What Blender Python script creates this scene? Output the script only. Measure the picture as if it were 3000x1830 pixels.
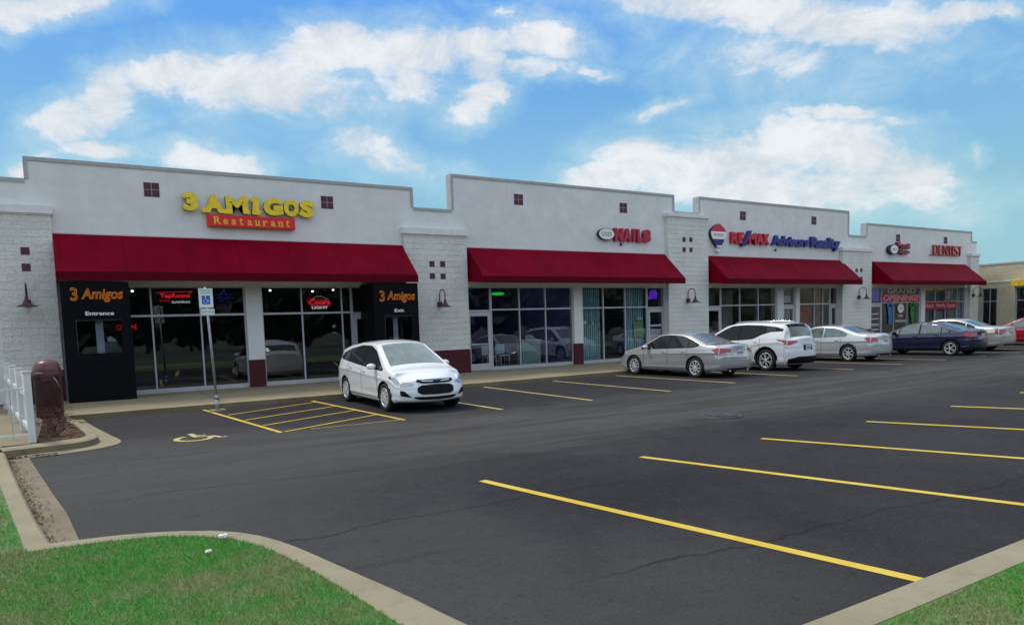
import bpy, bmesh, math, random
import numpy as np
from mathutils import Vector, Matrix
random.seed(7); np.random.seed(7)
for o in list(bpy.data.objects): bpy.data.objects.remove(o)
SC = bpy.context.scene
COL = SC.collection
R = math.radians

# ------------------------------------------------------------------ camera
cam_d = bpy.data.cameras.new('camera'); cam = bpy.data.objects.new('camera', cam_d); COL.objects.link(cam)
cam_d.sensor_width = 36; cam_d.lens = 25.073; cam_d.shift_y = 0.0714; cam_d.clip_end = 3000; cam_d.clip_start = 0.05
cam.matrix_world = Matrix((( 0.848074, 0.071339, -0.525054, 0.0),
                           (-0.528946, 0.055222, -0.846857, -23.1748),
                           (-0.031420, 0.995922, 0.084566, 1.6733),
                           (0, 0, 0, 1)))
SC.camera = cam
# ------------------------------------------------------------------ colour management
SC.view_settings.view_transform = 'Standard'; SC.view_settings.look = 'None'
SC.view_settings.exposure = 0.07; SC.view_settings.gamma = 1.0
# ------------------------------------------------------------------ node helper
class NT:
    def __init__(s, tree): s.t = tree; s.n = tree.nodes; s.l = tree.links
    def new(s, typ, **kw):
        n = s.n.new(typ)
        for k, v in kw.items(): setattr(n, k, v)
        return n
    def sock(s, n, name, v):
        i = n.inputs[name]
        if hasattr(v, 'links') or isinstance(v, bpy.types.NodeSocket): s.l.new(v, i)
        else: i.default_value = v
    def math(s, op, a, b=None, c=None, clamp=False):
        n = s.new('ShaderNodeMath', operation=op, use_clamp=clamp)
        s.sock(n, 0, a)
        if b is not None: s.sock(n, 1, b)
        if c is not None: s.sock(n, 2, c)
        return n.outputs[0]
    def mix(s, f, a, b, mode='MIX'):
        n = s.new('ShaderNodeMix', data_type='RGBA', blend_type=mode)
        s.sock(n, 0, f)
        for i, v in ((6, a), (7, b)):
            if isinstance(v, bpy.types.NodeSocket): s.l.new(v, n.inputs[i])
            else: n.inputs[i].default_value = (*v, 1) if len(v) == 3 else v
        return n.outputs[2]
    def noise(s, vec, scale, detail=3, rough=.55, dist=0.0):
        n = s.new('ShaderNodeTexNoise')
        s.l.new(vec, n.inputs['Vector']); n.inputs['Scale'].default_value = scale
        n.inputs['Detail'].default_value = detail; n.inputs['Roughness'].default_value = rough
        n.inputs['Distortion'].default_value = dist
        return n.outputs['Fac']
    def ramp(s, f, a, b, va=0.0, vb=1.0, smooth=True):
        n = s.new('ShaderNodeMapRange', interpolation_type='SMOOTHSTEP' if smooth else 'LINEAR')
        s.sock(n, 0, f); n.inputs[1].default_value = a; n.inputs[2].default_value = b
        n.inputs[3].default_value = va; n.inputs[4].default_value = vb
        return n.outputs[0]
# ------------------------------------------------------------------ world: sky + clouds by compass direction and elevation
SUN_EL, SUN_AZ = R(58), R(-38)     # azimuth measured from +Y towards +X
w = bpy.data.worlds.new("World"); SC.world = w; w.use_nodes = True
N = NT(w.node_tree); N.n.clear()
out = N.new('ShaderNodeOutputWorld'); bg = N.new('ShaderNodeBackground')
sky = N.new('ShaderNodeTexSky', sky_type='NISHITA', sun_disc=False)
sky.sun_elevation = SUN_EL; sky.sun_rotation = SUN_AZ; sky.air_density = 1.0; sky.dust_density = 0.6; sky.ozone_density = 2.0
tc = N.new('ShaderNodeTexCoord'); vec = tc.outputs['Generated']
sp = N.new('ShaderNodeSeparateXYZ'); N.l.new(vec, sp.inputs[0])
az = N.math('MULTIPLY', N.math('ARCTAN2', sp.outputs[0], sp.outputs[1]), 57.2958)
el = N.math('MULTIPLY', N.math('ARCSINE', sp.outputs[2]), 57.2958)
cb = N.new('ShaderNodeCombineXYZ'); N.l.new(az, cb.inputs[0]); N.l.new(N.math('MULTIPLY', el, 1.5), cb.inputs[1])
uv = cb.outputs[0]
n1 = N.noise(uv, .16, 9, .66, .5); n2 = N.noise(uv, .6, 8, .7, .8)
nn = N.math('ADD', N.math('MULTIPLY', N.math('SUBTRACT', n1, .5), 1.9), N.math('MULTIPLY', N.math('SUBTRACT', n2, .5), .8))
wv = N.new('ShaderNodeTexNoise'); N.l.new(uv, wv.inputs['Vector']); wv.inputs['Scale'].default_value = .22; wv.inputs['Detail'].default_value = 5; wv.inputs['Roughness'].default_value = .6
ws = N.new('ShaderNodeSeparateColor'); N.l.new(wv.outputs['Color'], ws.inputs[0])
azw = N.math('ADD', az, N.math('MULTIPLY', N.math('SUBTRACT', ws.outputs[0], .5), 5.0))
elw = N.math('ADD', el, N.math('MULTIPLY', N.math('SUBTRACT', ws.outputs[1], .5), 3.0))
CL = [[1.15,14.36,.343,.167,.421,-.613,1],[3.87,15.91,.301,.155,.35,-.53,1],[7.18,17.85,.234,.049,.227,-.659,1],[10.99,17.99,.211,-.033,-.007,-.529,1],[14.49,17.46,.202,-.013,.022,-.463,1],[17.83,20.09,.253,.062,.151,-.553,1],[21.61,20.02,.241,-.037,-.042,-.736,1],[24.98,20.32,.212,-.01,-.001,-.589,1],[24.62,18.27,.326,-.148,-.184,-.567,.8],[29.99,20.75,.21,.013,.039,-.889,1],[35.02,21.05,.309,-.075,-.149,-.727,1],[30.73,19.39,.419,-.016,-.015,-.54,.9],[29.84,17.08,.302,.181,.295,-.622,1],[34.43,18.93,.252,.043,.095,-.953,.6],[38.63,18.48,.465,-.106,-.435,-1.933,.7],[18.13,16.73,.156,-.009,.01,-.427,.45],[20.52,13.97,.317,-.075,-.09,-.573,.6],[23.04,12.53,.186,-.08,-.22,-.618,.55],[9.93,12.41,.266,-.04,-.041,-.944,.9],[3.01,12.61,.318,-.023,.089,-1.142,.9],[-1.23,10.75,.535,.134,.482,-1.008,.8],[2.95,14.55,.265,.132,.311,-.467,.5],[-.07,20.64,.19,.011,.282,-.962,1],[-1.06,19.81,.536,-.045,.254,-1.509,.8],[49.28,21.71,.086,-.006,-.137,-.628,1],[56.83,19.49,.127,-.011,-.17,-.599,1],[62.99,18.49,.277,.06,-.01,-1.242,.9],[51.64,18.19,.136,0,-.059,-.376,.45],[39.78,11.06,.214,.015,.017,-.879,.9],[42.42,12.39,.261,-.004,-.041,-.537,1],[48.98,11.14,.152,-.001,-.037,-.371,1],[53.74,12.07,.297,.001,-.057,-.474,1],[57.34,11.18,.229,-.037,-.122,-.388,1],[60.76,8.96,.238,-.079,-.24,-.459,1],[51.63,9.2,.095,0,-.061,-.586,.9],[56.22,14.03,.291,.002,-.204,-1.399,.8],[59.67,13.1,.378,.005,-.253,-1.632,.5],[44.27,15.61,.304,.082,.242,-1.586,.6],[64.5,10,1.065,.021,-.274,-1.864,.4],[65.79,18.44,.473,.011,-.363,-1.502,.6],[31.92,22.9,1.084,-.042,-.091,-3.093,.5]]
near = None
for u0, v0, a, b, c_, d_, wt in CL:
    du = N.math('SUBTRACT', azw, u0); dv = N.math('SUBTRACT', elw, v0)
    p = N.math('ADD', N.math('MULTIPLY', du, a), N.math('MULTIPLY', dv, b))
    q = N.math('ADD', N.math('MULTIPLY', du, c_), N.math('MULTIPLY', dv, d_))
    r2 = N.math('ADD', N.math('MULTIPLY', p, p), N.math('MULTIPLY', q, q))
    s_ = N.math('ADD', r2, (1-wt)*1.1)
    near = s_ if near is None else N.math('MINIMUM', near, s_)
dens = N.math('SUBTRACT', 1.0, N.math('MULTIPLY', near, .50), clamp=True)
halo = N.math('SUBTRACT', 1.0, N.math('MULTIPLY', near, .20), clamp=True)
# out-of-view sky (away from this side of the lot): cloud added to light the walls
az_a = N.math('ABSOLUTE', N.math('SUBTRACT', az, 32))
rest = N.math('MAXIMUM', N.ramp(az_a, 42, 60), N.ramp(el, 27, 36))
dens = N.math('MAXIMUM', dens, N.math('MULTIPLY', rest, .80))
al = N.ramp(N.math('ADD', dens, N.math('MULTIPLY', nn, N.math('MULTIPLY', N.ramp(dens, .0, .25), .55))), .12, 1.0)
veil = N.math('MULTIPLY', N.ramp(N.math('ADD', halo, N.math('MULTIPLY', N.math('SUBTRACT', n1, .5), 1.5)), .15, 1.1), .55)
al = N.math('MAXIMUM', al, veil)
cr = N.new('ShaderNodeValToRGB'); N.l.new(N.math('MULTIPLY', el, 1/90), cr.inputs[0])
stops = [(0, (.30, .56, .62)), (.09, (.255, .54, .63)), (.135, (.235, .51, .74)), (.19, (.155, .42, .76)), (.265, (.112, .36, .86)), (.7, (.07, .24, .62))]
cr.color_ramp.elements[0].position = 0; cr.color_ramp.elements[0].color = (*stops[0][1], 1)
cr.color_ramp.elements[1].position = .7; cr.color_ramp.elements[1].color = (*stops[-1][1], 1)
for pos, c in stops[1:-1]: cr.color_ramp.elements.new(pos).color = (*c, 1)
skyc = N.mix(1.0, sky.outputs[0], (.110, .112, .128), 'MULTIPLY')
skyc = N.mix(.85, skyc, cr.outputs[0])
cloud = N.mix(N.ramp(al, .25, .8), (.50, .74, .80), N.mix(N.ramp(n1, .35, .65), (.64, .70, .75), (.83, .86, .88)))
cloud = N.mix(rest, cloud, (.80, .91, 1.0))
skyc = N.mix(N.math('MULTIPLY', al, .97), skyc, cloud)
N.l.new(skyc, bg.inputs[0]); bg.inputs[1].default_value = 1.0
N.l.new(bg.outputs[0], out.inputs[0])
# ------------------------------------------------------------------ sun
sd = bpy.data.lights.new('sun', 'SUN'); sd.energy = 2.0; sd.angle = R(9); sd.color = (1, .90, .76)
so = bpy.data.objects.new('sun', sd); COL.objects.link(so)
sdir = Vector((math.cos(SUN_EL)*math.sin(SUN_AZ), math.cos(SUN_EL)*math.cos(SUN_AZ), math.sin(SUN_EL)))
so.rotation_euler = sdir.to_track_quat('Z', 'Y').to_euler(); so.location = (0, 0, 40)

# ================================================================== materials
MATS = {}
def mat(name, col=(.5, .5, .5), rough=.6, metal=0.0, coat=0.0, noise=0.0, nscale=6.0, bump=0.0, bscale=40.0, spec=.5, emit=None, estr=1.0):
    if name in MATS: return MATS[name]
    m = bpy.data.materials.new(name); m.use_nodes = True; MATS[name] = m
    T = NT(m.node_tree); b = m.node_tree.nodes['Principled BSDF']
    b.inputs['Roughness'].default_value = rough; b.inputs['Metallic'].default_value = metal
    b.inputs['Coat Weight'].default_value = coat; b.inputs['Coat Roughness'].default_value = .03
    b.inputs['Specular IOR Level'].default_value = spec
    t = T.new('ShaderNodeTexCoord'); v = t.outputs['Object']
    if noise > 0:
        f = T.noise(v, nscale, 5)
        lo = tuple(c*(1-noise) for c in col); hi = tuple(min(1, c*(1+noise)) for c in col)
        T.l.new(T.mix(T.ramp(f, .25, .75), lo, hi), b.inputs['Base Color'])
    else: b.inputs['Base Color'].default_value = (*col, 1)
    if bump > 0:
        bp = T.new('ShaderNodeBump'); bp.inputs['Strength'].default_value = bump; bp.inputs['Distance'].default_value = .02
        T.l.new(T.noise(v, bscale, 4), bp.inputs['Height']); T.l.new(bp.outputs[0], b.inputs['Normal'])
    if emit: b.inputs['Emission Color'].default_value = (*emit, 1); b.inputs['Emission Strength'].default_value = estr
    return m

def mat_block(name, col, rough_face, mortar=.90, bw=.4, bh=.2):
    m = bpy.data.materials.new(name); m.use_nodes = True; MATS[name] = m
    T = NT(m.node_tree); b = m.node_tree.nodes['Principled BSDF']; b.inputs['Roughness'].default_value = .8
    t = T.new('ShaderNodeTexCoord'); s = T.new('ShaderNodeSeparateXYZ'); T.l.new(t.outputs['Object'], s.inputs[0])
    c = T.new('ShaderNodeCombineXYZ'); T.l.new(T.math('ADD', s.outputs[0], s.outputs[1]), c.inputs[0]); T.l.new(s.outputs[2], c.inputs[1])
    br = T.new('ShaderNodeTexBrick'); T.l.new(c.outputs[0], br.inputs['Vector'])
    br.inputs['Scale'].default_value = 1.0; br.inputs['Mortar Size'].default_value = .006; br.inputs['Mortar Smooth'].default_value = .4
    br.inputs['Brick Width'].default_value = bw; br.inputs['Row Height'].default_value = bh
    br.inputs['Color1'].default_value = (*col, 1); br.inputs['Color2'].default_value = (*[x*.95 for x in col], 1)
    br.inputs['Mortar'].default_value = (*[x*mortar for x in col], 1)
    f = T.noise(t.outputs['Object'], 1.1, 6, .6)
    g = T.noise(t.outputs['Object'], 14, 6, .7)
    k = T.mix(1.0, br.outputs['Color'], T.mix(T.ramp(f, .3, .7), (.9, .9, .89), (1, 1, 1)), 'MULTIPLY')
    if rough_face: k = T.mix(1.0, k, T.mix(T.ramp(g, .32, .55), (.87, .87, .85), (1, 1, 1)), 'MULTIPLY')
    # rain streaks
    mp = T.new('ShaderNodeMapping'); T.l.new(t.outputs['Object'], mp.inputs[0]); mp.inputs['Scale'].default_value = (3.0, 3.0, .22)
    st = T.noise(mp.outputs[0], 1.0, 5, .6)
    k = T.mix(T.ramp(st, .56, .8, 0, .22), k, tuple(x*.55 for x in col))
    T.l.new(k, b.inputs['Base Color'])
    bp = T.new('ShaderNodeBump'); bp.inputs['Strength'].default_value = .8 if rough_face else .2; bp.inputs['Distance'].default_value = .05 if rough_face else .012
    h = T.math('ADD', T.math('MULTIPLY', br.outputs['Fac'], -.6), T.math('MULTIPLY', g, 1.6 if rough_face else .15))
    T.l.new(h, bp.inputs['Height']); T.l.new(bp.outputs[0], b.inputs['Normal'])
    return m
mat_block('wall_paint', (.80, .80, .805), False, mortar=.95)
mat_block('splitface', (.88, .88, .85), True, mortar=.93)
mat_block('maroon_block', (.085, .012, .022), True)
mat_block('tan_block', (.62, .56, .42), True)
mat('coping', (.40, .41, .41), .6, noise=.1)
mat('cap', (.74, .75, .76), .7, noise=.06)
mat('maroon_accent', (.09, .018, .035), .6, noise=.15, nscale=20)
mat('accent_joint', (.5, .42, .44), .8)
mat('aluminium', (.50, .51, .57), .35, metal=.3, noise=.06)
mat('white_metal', (.72, .75, .78), .5, noise=.04)
mat('black_panel', (.0022, .0026, .005), .6, noise=.3, nscale=2, spec=.12)
mat('dark_interior', (.05, .055, .07), .8)
mat('floor_tile', (.07, .065, .06), .4, noise=.2)
mat('dark_red_metal', (.055, .012, .016), .5, noise=.45, nscale=7, coat=.1)
mat('galvanised', (.33, .35, .36), .45, metal=.6, noise=.2, nscale=20)
mat('fence_vinyl', (.66, .69, .70), .45, noise=.06, nscale=4)
mat('yellow_sign', (.90, .64, .015), .35, noise=.12, nscale=5)
mat('sign_red', (.72, .012, .012), .35)
mat('sign_orange', (.95, .50, .04), .4)
mat('sign_return', (.02, .02, .03), .5)
mat('nails_red', (.42, .006, .05), .35); mat('nails_white', (.82, .84, .84), .35)
mat('remax_blue', (.006, .012, .20), .35); mat('remax_red', (.55, .008, .03), .35)
mat('dentist_red', (.40, .02, .02), .4); mat('foot_red', (.22, .004, .03), .4)
mat('black_rubber', (.012, .012, .013), .75, noise=.3, nscale=12)
mat('car_black', (.004, .004, .005), .6, spec=.2)
mat('rim_silver', (.74, .75, .77), .3, metal=.35)
mat('chrome', (.75, .76, .78), .12, metal=1.0)
mat('lamp_clear', (.42, .43, .45), .12, metal=.8, coat=1)
mat('tail_red', (.38, .008, .02), .12, coat=1)
mat('plate_white', (.68, .70, .74), .5); mat('plate_blue', (.03, .05, .25), .5)
mat('emblem_blue', (.01, .03, .22), .2)
mat('paper', (.85, .84, .80), .9)
mat('iron', (.05, .05, .052), .7, noise=.5, nscale=30)
mat('poster_grey', (.35, .36, .37), .5, noise=.25, nscale=9)
mat('blind_pale', (.42, .66, .66), .8, noise=.2, nscale=5); mat('blind_beige', (.60, .63, .56), .8, noise=.1)
mat('blind_olive', (.26, .25, .17), .8, noise=.25, nscale=3)
mat('poster_green', (.30, .45, .18), .7); mat('poster_red', (.35, .01, .012), .6, noise=.4, nscale=4); mat('poster_amber', (.30, .16, .03), .6, noise=.3, nscale=4)
mat('green_decal', (.01, .22, .03), .5, noise=.4, nscale=5); mat('blue_decal', (.01, .20, .52), .5, noise=.3, nscale=5)
mat('sign_green', (.02, .28, .22), .5); mat('sign_blue', (.01, .12, .52), .5); mat('sign_white', (.75, .84, .82), .5)
mat('letter_white', (.85, .86, .88), .5)
mat('neon_red', (.5, .01, .02), .4, emit=(1, .02, .04), estr=.5)
mat('neon_white', (.5, .5, .5), .4, emit=(.8, .85, .85), estr=.5)
mat('neon_orange', (.5, .2, .02), .4, emit=(1, .22, .01), estr=.9)
mat('neon_blue', (.02, .02, .3), .4, emit=(.08, .05, .6), estr=.25)
mat('neon_green', (.02, .4, .05), .4, emit=(.03, .9, .12), estr=.5)
mat('neon_purple', (.1, .02, .3), .4, emit=(.22, .03, .9), estr=.4)
mat('lamp_glow', (.9, .9, .8), .4, emit=(1, .95, .85), estr=3)
mat('letter_orange', (.75, .20, .01), .4, emit=(1, .25, .01), estr=.02)

def mat_awning():
    m = bpy.data.materials.new('awning_fabric'); m.use_nodes = True; MATS['awning'] = m
    T = NT(m.node_tree); b = m.node_tree.nodes['Principled BSDF']; b.inputs['Roughness'].default_value = .55
    b.inputs['Specular IOR Level'].default_value = .03
    t = T.new('ShaderNodeTexCoord'); f = T.noise(t.outputs['Object'], .8, 5, .6)
    T.l.new(T.mix(T.ramp(f, .3, .7), (.165, .0007, .011), (.225, .0012, .017)), b.inputs['Base Color'])
    sx = T.new('ShaderNodeSeparateXYZ'); T.l.new(t.outputs['Object'], sx.inputs[0])
    sm_ = T.ramp(T.math('PINGPONG', sx.outputs[0], .76), .008, .03, .5, 0)
    mpd = T.new('ShaderNodeMapping'); T.l.new(t.outputs['Object'], mpd.inputs[0]); mpd.inputs['Scale'].default_value = (2.6, .35, .35)
    dr = T.ramp(T.noise(mpd.outputs[0], 1.0, 6, .7), .5, .78, 0, .35)
    T.l.new(T.mix(T.math('MAXIMUM', sm_, dr), b.inputs['Base Color'].links[0].from_socket, (.085, .001, .008)), b.inputs['Base Color'])
    mp = T.new('ShaderNodeMapping'); T.l.new(t.outputs['Object'], mp.inputs[0]); mp.inputs['Scale'].default_value = (1.2, .3, .3)
    bp = T.new('ShaderNodeBump'); bp.inputs['Strength'].default_value = .35; bp.inputs['Distance'].default_value = .05
    T.l.new(T.noise(mp.outputs[0], 1.6, 3), bp.inputs['Height']); T.l.new(bp.outputs[0], b.inputs['Normal'])
mat_awning()
mat('awning_valance', (.10, .0015, .011), .8, noise=.15, spec=.08)

def mat_asphalt():
    m = bpy.data.materials.new('asphalt'); m.use_nodes = True; MATS['asphalt'] = m
    T = NT(m.node_tree); b = m.node_tree.nodes['Principled BSDF']
    b.inputs['Specular IOR Level'].default_value = .10
    t = T.new('ShaderNodeTexCoord'); v = t.outputs['Object']
    f = T.noise(v, .22, 6, .6, .4); g = T.noise(v, 1.6, 6, .68); h = T.noise(v, .5, 5, .65, 1.2)
    fine = T.noise(v, 42, 4, .85); gg = T.noise(v, 7, 6, .8)
    c = T.mix(T.ramp(f, .3, .72), (.028, .027, .031), (.050, .048, .050))
    sl = T.new('ShaderNodeSeparateXYZ'); T.l.new(v, sl.inputs[0])
    mp = T.new('ShaderNodeMapping'); T.l.new(v, mp.inputs[0]); mp.inputs['Scale'].default_value = (.22, 2.4, 1)
    stk = T.noise(mp.outputs[0], 1.0, 7, .7)
    wob = T.math('MULTIPLY', T.math('SUBTRACT', h, .5), 3.0)
    yl = T.math('ADD', sl.outputs[1], wob); xl = T.math('ADD', sl.outputs[0], T.math('MULTIPLY', wob, 1.5))
    lane = T.math('MULTIPLY', T.ramp(yl, -15.2, -12.4), T.ramp(yl, -10.8, -8.9, 1, 0))
    c = T.mix(T.math('MULTIPLY', lane, .75), c, T.mix(T.ramp(stk, .35, .7), (.060, .057, .055), (.118, .112, .104)))
    old = T.ramp(xl, 6.0, 1.0)                    # older, paler surface towards the left
    c = T.mix(T.math('MULTIPLY', old, .6), c, (.088, .085, .085))
    c = T.mix(T.ramp(stk, .55, .8, 0, .4), c, (.018, .018, .021))
    c = T.mix(T.ramp(g, .55, .8, 0, .35), c, (.085, .080, .072))
    c = T.mix(T.ramp(gg, .54, .74, 0, .45), c, (.088, .084, .078)); c = T.mix(T.ramp(gg, .46, .26, 0, .5), c, (.014, .014, .017))
    c = T.mix(T.ramp(fine, .54, .74, 0, .6), c, (.14, .135, .13)); c = T.mix(T.ramp(fine, .46, .30, 0, .6), c, (.010, .010, .012))
    sc = T.noise(v, .9, 6, .8, 2.0)
    c = T.mix(T.ramp(sc, .64, .78, 0, .4), c, (.15, .14, .12))
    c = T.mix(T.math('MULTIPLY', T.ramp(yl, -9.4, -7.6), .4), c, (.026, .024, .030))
    # paving joints / hairline cracks: warped lines
    wv = T.new('ShaderNodeTexNoise'); T.l.new(v, wv.inputs['Vector']); wv.inputs['Scale'].default_value = .35; wv.inputs['Detail'].default_value = 7; wv.inputs['Roughness'].default_value = .62
    s = T.new('ShaderNodeSeparateXYZ'); T.l.new(v, s.inputs[0])
    yy = T.math('ADD', T.math('ADD', s.outputs[1], T.math('MULTIPLY', s.outputs[0], .035)), T.math('MULTIPLY', T.math('SUBTRACT', wv.outputs['Fac'], .5), 1.1))
    saw = T.math('PINGPONG', yy, 1.35)
    gate = T.ramp(T.noise(v, .27, 3), .38, .52)
    line = T.math('MULTIPLY', T.ramp(saw, .006, .03, 1, 0), gate)
    c = T.mix(T.math('MULTIPLY', line, .5), c, (.012, .012, .014))
    T.l.new(c, b.inputs['Base Color'])
    b.inputs['Roughness'].default_value = .95
    bp = T.new('ShaderNodeBump'); bp.inputs['Strength'].default_value = .8; bp.inputs['Distance'].default_value = .012
    T.l.new(fine, bp.inputs['Height']); T.l.new(bp.outputs[0], b.inputs['Normal'])
mat_asphalt()

def mat_concrete(name, a, bcol, joint=0.0, stain=.5, sy=1.0):
    m = bpy.data.materials.new(name); m.use_nodes = True; MATS[name] = m
    T = NT(m.node_tree); b = m.node_tree.nodes['Principled BSDF']; b.inputs['Roughness'].default_value = .85
    t = T.new('ShaderNodeTexCoord'); v = t.outputs['Object']
    f = T.noise(v, .9, 6, .65); g = T.noise(v, 5, 6, .7); fine = T.noise(v, 70, 3, .7)
    c = T.mix(T.ramp(f, .3, .7), a, bcol)
    c = T.mix(T.ramp(g, .5, .78, 0, stain), c, tuple(x*.45 for x in a))
    c = T.mix(T.ramp(fine, .5, .75, 0, .3), c, tuple(x*.6 for x in a))
    if joint > 0:
        s = T.new('ShaderNodeSeparateXYZ'); T.l.new(v, s.inputs[0])
        d = T.math('PINGPONG', T.math('ADD', s.outputs[0], .35), joint/2)
        c = T.mix(T.ramp(d, .008, .02, .75, 0), c, tuple(x*.25 for x in a))
    T.l.new(c, b.inputs['Base Color'])
    bp = T.new('ShaderNodeBump'); bp.inputs['Strength'].default_value = .4; bp.inputs['Distance'].default_value = .01
    T.l.new(g, bp.inputs['Height']); T.l.new(bp.outputs[0], b.inputs['Normal'])
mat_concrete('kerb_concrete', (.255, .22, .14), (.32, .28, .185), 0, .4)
mat_concrete('kerb_face_shaded', (.13, .105, .06), (.19, .15, .09), 0, .6)  # stained kerb concrete, with the shade of the upright face put into its colour
mat_concrete('walk_concrete', (.22, .185, .110), (.28, .235, .15), 3.6, .25)
mat_concrete('gutter_dirt', (.17, .13, .085), (.24, .195, .13), 0, .9)

def mat_paint_line(name, ca, cb_):
    m = bpy.data.materials.new(name); m.use_nodes = True; MATS[name] = m
    T = NT(m.node_tree); b = m.node_tree.nodes['Principled BSDF']; b.inputs['Roughness'].default_value = .7
    t = T.new('ShaderNodeTexCoord'); v = t.outputs['Object']
    f = T.noise(v, 1.2, 5, .7); g = T.noise(v, 45, 4, .8)
    c = T.mix(T.ramp(f, .3, .7), ca, cb_)
    c = T.mix(T.ramp(g, .60, .72, 0, .75), c, (.10, .09, .06))
    T.l.new(c, b.inputs['Base Color'])
mat_paint_line('line_paint', (.62, .40, .012), (.72, .52, .07)); mat_paint_line('line_paint_worn', (.55, .42, .10), (.66, .56, .24))
def mat_grass(name, blade):
    m = bpy.data.materials.new(name); m.use_nodes = True; MATS[name] = m
    T = NT(m.node_tree); b = m.node_tree.nodes['Principled BSDF']; b.inputs['Roughness'].default_value = .6
    t = T.new('ShaderNodeTexCoord'); v = t.outputs['Object']
    f = T.noise(v, 1.0, 6, .72); g = T.noise(v, 7, 6, .75); h = T.noise(v, 60, 2, .6)
    c = T.mix(T.ramp(f, .40, .62), (.070, .36, .028), (.29, .33, .115))
    c = T.mix(T.ramp(g, .47, .68, 0, .75), c, (.32, .29, .13))
    if blade: c = T.mix(T.ramp(h, .35, .7, 0, .5), c, (.03, .22, .010))
    else: c = T.mix(.6, c, (.05, .06, .02))
    T.l.new(c, b.inputs['Base Color'])
    if blade: b.inputs['Subsurface Weight'].default_value = 0.0
mat_grass('grass_blade', True); mat_grass('lawn_base', False)
mat('mulch', (.085, .045, .028), .95, noise=.6, nscale=22, bump=1, bscale=30)
mat('shrub_twig', (.05, .020, .018), .9, noise=.5, nscale=10)
mat('leaf_dark', (.07, .075, .05), .8, noise=.5, nscale=.6)
mat('far_field', (.075, .08, .045), .9, noise=.4, nscale=.05)

def mat_glass(name, tint, ior, base_refl=0.0):
    m = bpy.data.materials.new(name); m.use_nodes = True; MATS[name] = m
    T = NT(m.node_tree); T.n.clear(); o = T.new('ShaderNodeOutputMaterial')
    ge = T.new('ShaderNodeNewGeometry'); dt = T.new('ShaderNodeVectorMath', operation='DOT_PRODUCT')
    T.l.new(ge.outputs['Incoming'], dt.inputs[0]); T.l.new(ge.outputs['Normal'], dt.inputs[1])
    f0 = ((ior-1)/(ior+1))**2
    sch = T.math('ADD', f0, T.math('MULTIPLY', 1-f0, T.math('POWER', T.math('SUBTRACT', 1.0, T.math('ABSOLUTE', dt.outputs['Value']), clamp=True), 5)))
    tr = T.new('ShaderNodeBsdfTransparent'); tr.inputs[0].default_value = (*tint, 1)
    gl = T.new('ShaderNodeBsdfGlossy'); gl.inputs['Roughness'].default_value = .015; gl.inputs[0].default_value = (.9, .95, 1, 1)
    t = T.new('ShaderNodeTexCoord'); bp = T.new('ShaderNodeBump'); bp.inputs['Strength'].default_value = .04; bp.inputs['Distance'].default_value = .02
    T.l.new(T.noise(t.outputs['Object'], 1.5, 2), bp.inputs['Height']); T.l.new(bp.outputs[0], gl.inputs['Normal'])
    mx = T.new('ShaderNodeMixShader'); T.l.new(T.math('ADD', sch, base_refl, clamp=True), mx.inputs[0])
    T.l.new(tr.outputs[0], mx.inputs[1]); T.l.new(gl.outputs[0], mx.inputs[2]); T.l.new(mx.outputs[0], o.inputs[0])
mat_glass('shop_glass', (.80, .84, .87), 1.6, .0)
mat('car_glass', (.010, .014, .014), .04, coat=.2, spec=.6)
mat('rear_glass', (.09, .105, .10), .12, coat=.25, spec=.6)
mat('car_glass_light', (.10, .13, .12), .04, coat=1.0, noise=.35, nscale=4, spec=1.0)
def paint(name, col, metal=.0, rough=.3): return mat('paint_'+name, col, rough, metal=metal, coat=1.0)
paint('white', (.86, .87, .90)); paint('silver', (.56, .57, .59), .55, .24); paint('pearl', (.80, .82, .85), .1); paint('pale_silver', (.60, .63, .65), .4, .22)
paint('navy', (.012, .015, .055), .3, .3); paint('gold_silver', (.50, .50, .46), .4, .32); paint('red', (.36, .006, .014), .1, .3)

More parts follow.
